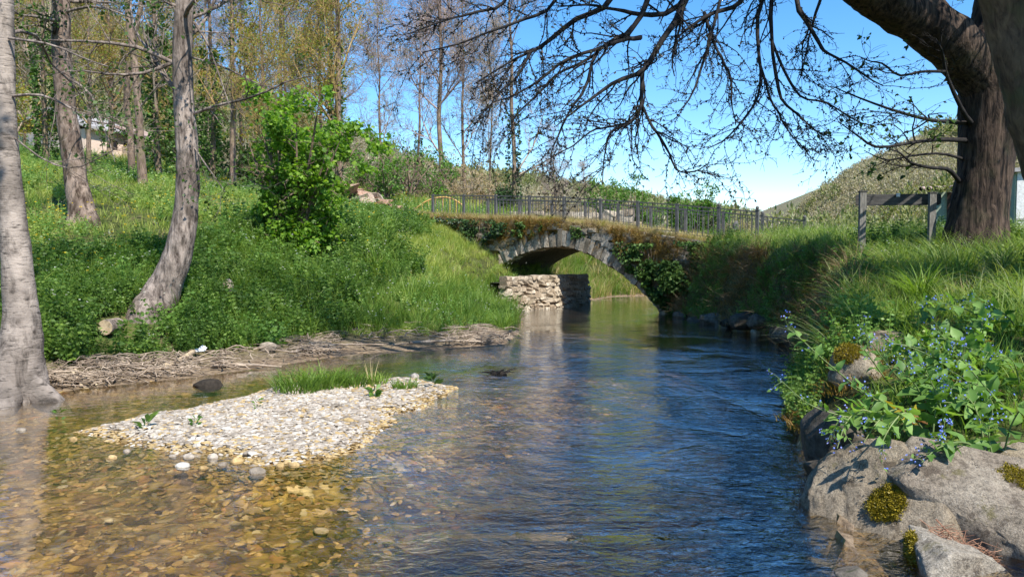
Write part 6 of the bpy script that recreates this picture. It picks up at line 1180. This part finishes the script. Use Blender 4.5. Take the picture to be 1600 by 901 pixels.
def alkanet(label, pts, nleaf, ls, nfl, seed, group='blue flowered plants on the right bank', yellow=0):
    rg = np.random.default_rng(seed); P = np.array(pts); b = P[0].copy(); t = thing('flowering_plant', label, 'plant', b, group); A, B = poly(P - b, np.linspace(.008, .003, len(P)), 14); mb = MB(); mb.add(*tubes(A, B, 5)); sideP = []
    c = spawn(A[None], B[None], 4, .45, 1, .8, .06, .16, -.03, .2, 5, .6, .002, .5, .4, rg); mb.add(*tubes(c[0], c[1], 4)); mb.obj('stem', M['stem'], t); mbf = MB(); mbl = MB()
    for k in range(nleaf):
        f = .1 + .85 * (k + rg.random() * .6) / nleaf; i = int(f * 13); T = nrm(A[min(i + 1, 13)] - A[i]); a_ = k * 2.4 + rg.random(); s1 = nrm(np.cross(T, [0.3, 0.2, 1.0])); s2 = np.cross(T, s1); out = math.cos(a_) * s1 + math.sin(a_) * s2; d = nrm(.5 * T + out + [0, 0, .25 - .4 * rg.random()]); s = ls * (1.25 - .65 * f) * (.8 + .4 * rg.random())
        s *= .6 if k < yellow else 1; mt = 'leaf_yellow' if (k < yellow and k % 2 == 0) else 'leaf_brown' if k < yellow else 'leaf_alkanet'
        if NLEAF[0] < 292 or s > .10: put('leaf', LEAF[mt][rg.integers(len(LEAF[mt]))], t, A[i], (s, s, s), frameq(d, 1, rg)); NLEAF[0] += 1
        else: mbl.add(*leafq(A[i][None], d[None], np.array([s]), .5, rg, .6))
    p, d = along(c[0], 3, .3, 1, rg); mbl.add(*leafq(p, nrm(d + rg.normal(size=d.shape)), .03 * (.6 + rg.random(len(p))), .5, rg)); mbl.obj('small_leaves', M['leaf_alkanet'], t)
    ends = c[0][:, -1]; nf = 0
    for e_ in np.vstack([ends, A[-1:]]):
        for _ in range(nfl):
            o = e_ + rg.normal(size=3) * .016; nn = nrm(rg.normal(size=3) + [-.3, -.8, .8]); u = nrm(np.cross(nn, rg.normal(size=3))); v = np.cross(nn, u); an = np.arange(5) * 1.2566; D = np.cos(an)[:, None] * u + np.sin(an)[:, None] * v + .15 * nn; mbf.add(*leafq(np.repeat(o[None], 5, 0), D, np.full(5, .0085), 1.0, rg, .0, 0.0))
    mbf.obj('flowers', M['petal_blue'], t); return t
def pl(px, py, D): return at(px, py, D)
alkanet('long pale flower stem reaching far out over the water', [pl(1395, 642, 6.2), pl(1340, 605, 6.1), pl(1285, 560, 6.0), pl(1250, 528, 6.0), pl(1230, 512, 6.0)], 12, .12, 3, 1)
alkanet('thick flower stem rising behind the long reaching stem', [pl(1432, 618, 6.6), pl(1395, 580, 6.5), pl(1365, 540, 6.4), pl(1345, 512, 6.4)], 9, .12, 3, 2); alkanet('slim flower stem left of the thick one', [pl(1408, 625, 6.5), pl(1375, 580, 6.4), pl(1350, 545, 6.3), pl(1338, 528, 6.3)], 9, .11, 3, 3)
alkanet('low stem hanging over the water at the left rim', [pl(1390, 655, 5.9), pl(1330, 652, 5.8), pl(1285, 640, 5.8), pl(1255, 625, 5.8), pl(1218, 592, 5.8)], 9, .10, 3, 4); alkanet('stem drooping in front of the big rounded boulder', [pl(1385, 650, 5.7), pl(1350, 648, 5.5), pl(1318, 650, 5.4), pl(1300, 682, 5.4)], 8, .13, 3, 5); alkanet('broad leaved plant hanging on the top of the boulder', [pl(1420, 640, 5.6), pl(1395, 640, 5.4), pl(1370, 660, 5.3), pl(1350, 690, 5.25)], 9, .15, 3, 6, yellow=3)
alkanet('clump with bright blue heads on top of the pale slab', [pl(1500, 738, 5.0), pl(1490, 715, 4.95), pl(1478, 695, 4.9), pl(1472, 672, 4.9)], 12, .10, 7, 7); alkanet('leafy stem with pale buds right of the slab clump', [pl(1555, 728, 5.1), pl(1548, 700, 5.1), pl(1545, 670, 5.1), pl(1550, 650, 5.1)], 10, .11, 3, 8); alkanet('long thin stem arching at the right edge', [pl(1585, 650, 5.6), pl(1545, 610, 5.6), pl(1515, 575, 5.6), pl(1500, 555, 5.6)], 8, .13, 4, 9)
alkanet('leafy plant hanging at the upper left of the big boulder', [pl(1360, 648, 6.0), pl(1335, 640, 5.9), pl(1312, 655, 5.8), pl(1292, 690, 5.8)], 10, .14, 3, 21); alkanet('pale leaved plant between the two upper flower stems', [pl(1395, 650, 6.0), pl(1375, 625, 5.9), pl(1350, 615, 5.85), pl(1325, 600, 5.8)], 11, .14, 3, 22); alkanet('plant with drooping leaves on the crest of the boulder', [pl(1440, 668, 5.6), pl(1425, 650, 5.5), pl(1405, 655, 5.4), pl(1385, 690, 5.3)], 10, .15, 2, 23, yellow=4); alkanet('plant with a large upright leaf behind the slab', [pl(1475, 655, 5.7), pl(1465, 620, 5.7), pl(1452, 590, 5.7), pl(1442, 570, 5.7)], 10, .16, 2, 24)
alkanet('broad leaves spilling down the middle of the big boulder', [pl(1432, 655, 5.35), pl(1412, 645, 5.1), pl(1390, 668, 4.98), pl(1372, 705, 4.95)], 10, .13, 2, 31, yellow=2); alkanet('leafy stem spilling over the left shoulder of the big boulder', [pl(1375, 650, 5.6), pl(1345, 640, 5.4), pl(1322, 660, 5.25), pl(1308, 700, 5.2)], 10, .12, 3, 32); alkanet('leafy stem lying across the top of the pale slab', [pl(1530, 700, 5.2), pl(1500, 690, 5.0), pl(1465, 700, 4.85), pl(1440, 722, 4.8)], 10, .12, 3, 33)
rgp = np.random.default_rng(99)
for k in range(34):
    px = 1400 + 215 * rgp.random(); py = 555 + 140 * rgp.random(); D = np.interp(py, [540, 600, 700], [8.2, 6.9, 5.4]) + .2 * rgp.normal(); b = at(px, py, D); g_ = hz(b[0], b[1]); b[2] = g_ if py < 640 else max(g_, b[2] - .1); H = .22 + .22 * rgp.random(); l_ = np.array([-.18 + .2 * rgp.normal(), -.12 + .12 * rgp.normal(), 0]); pts = [b, b + l_ * .3 + [0, 0, H * .5], b + l_ * .8 + [0, 0, H * .85], b + l_ * 1.4 + [0, 0, H]]
    alkanet('leafy blue flowered plant in the ' + ('back row below the tall grass of the right bank' if py < 600 else 'middle of the thick growth on the right bank' if py < 645 else 'front row just above the pale slab'), pts, 10, .14 + .05 * rgp.random(), 1 if k % 3 else 3, 200 + k, yellow=2 if k % 5 == 0 else 0)
GA = 'arching seed grasses at the right bank edge'
for k, (px, py, D, n, h, ln, lb) in enumerate(((1312, 520, 8.6, 70, .75, (-.7, -.2), 'pale arching seed grass leaning over the water at the bend'), (1345, 500, 9.2, 60, .7, (-.5, -.2), 'seed grass right of the one leaning over the water'), (1290, 512, 9.6, 50, .65, (-.7, 0), 'thin seed grass farthest left on the bank edge'), (1440, 478, 9.6, 130, .8, (-.2, -.1), 'thick dark green grass tuft in the middle of the right bank'), (1470, 440, 11.2, 90, .85, (-.5, 0), 'windblown pale grass in front of the great trunk'), (1395, 430, 12, 90, .8, (-.6, 0), 'windblown pale grass under the sign board'), (1560, 450, 10.5, 90, .8, (-.4, 0), 'windblown grass near the shed'), (1590, 500, 8.6, 80, .75, (-.3, 0), 'tall grass tuft at the right edge'), (1520, 490, 9, 80, .6, (-.3, -.1), 'grass tuft below the great trunk'))):
    b = onland(px, py, D); tuft('seed_grass', lb, b, 'grass', n, .10, h * .5, h, .010 if k != 3 else .016, .9, 'frond' if k != 3 else 'grass', 300 + k, GA, ln, .4)
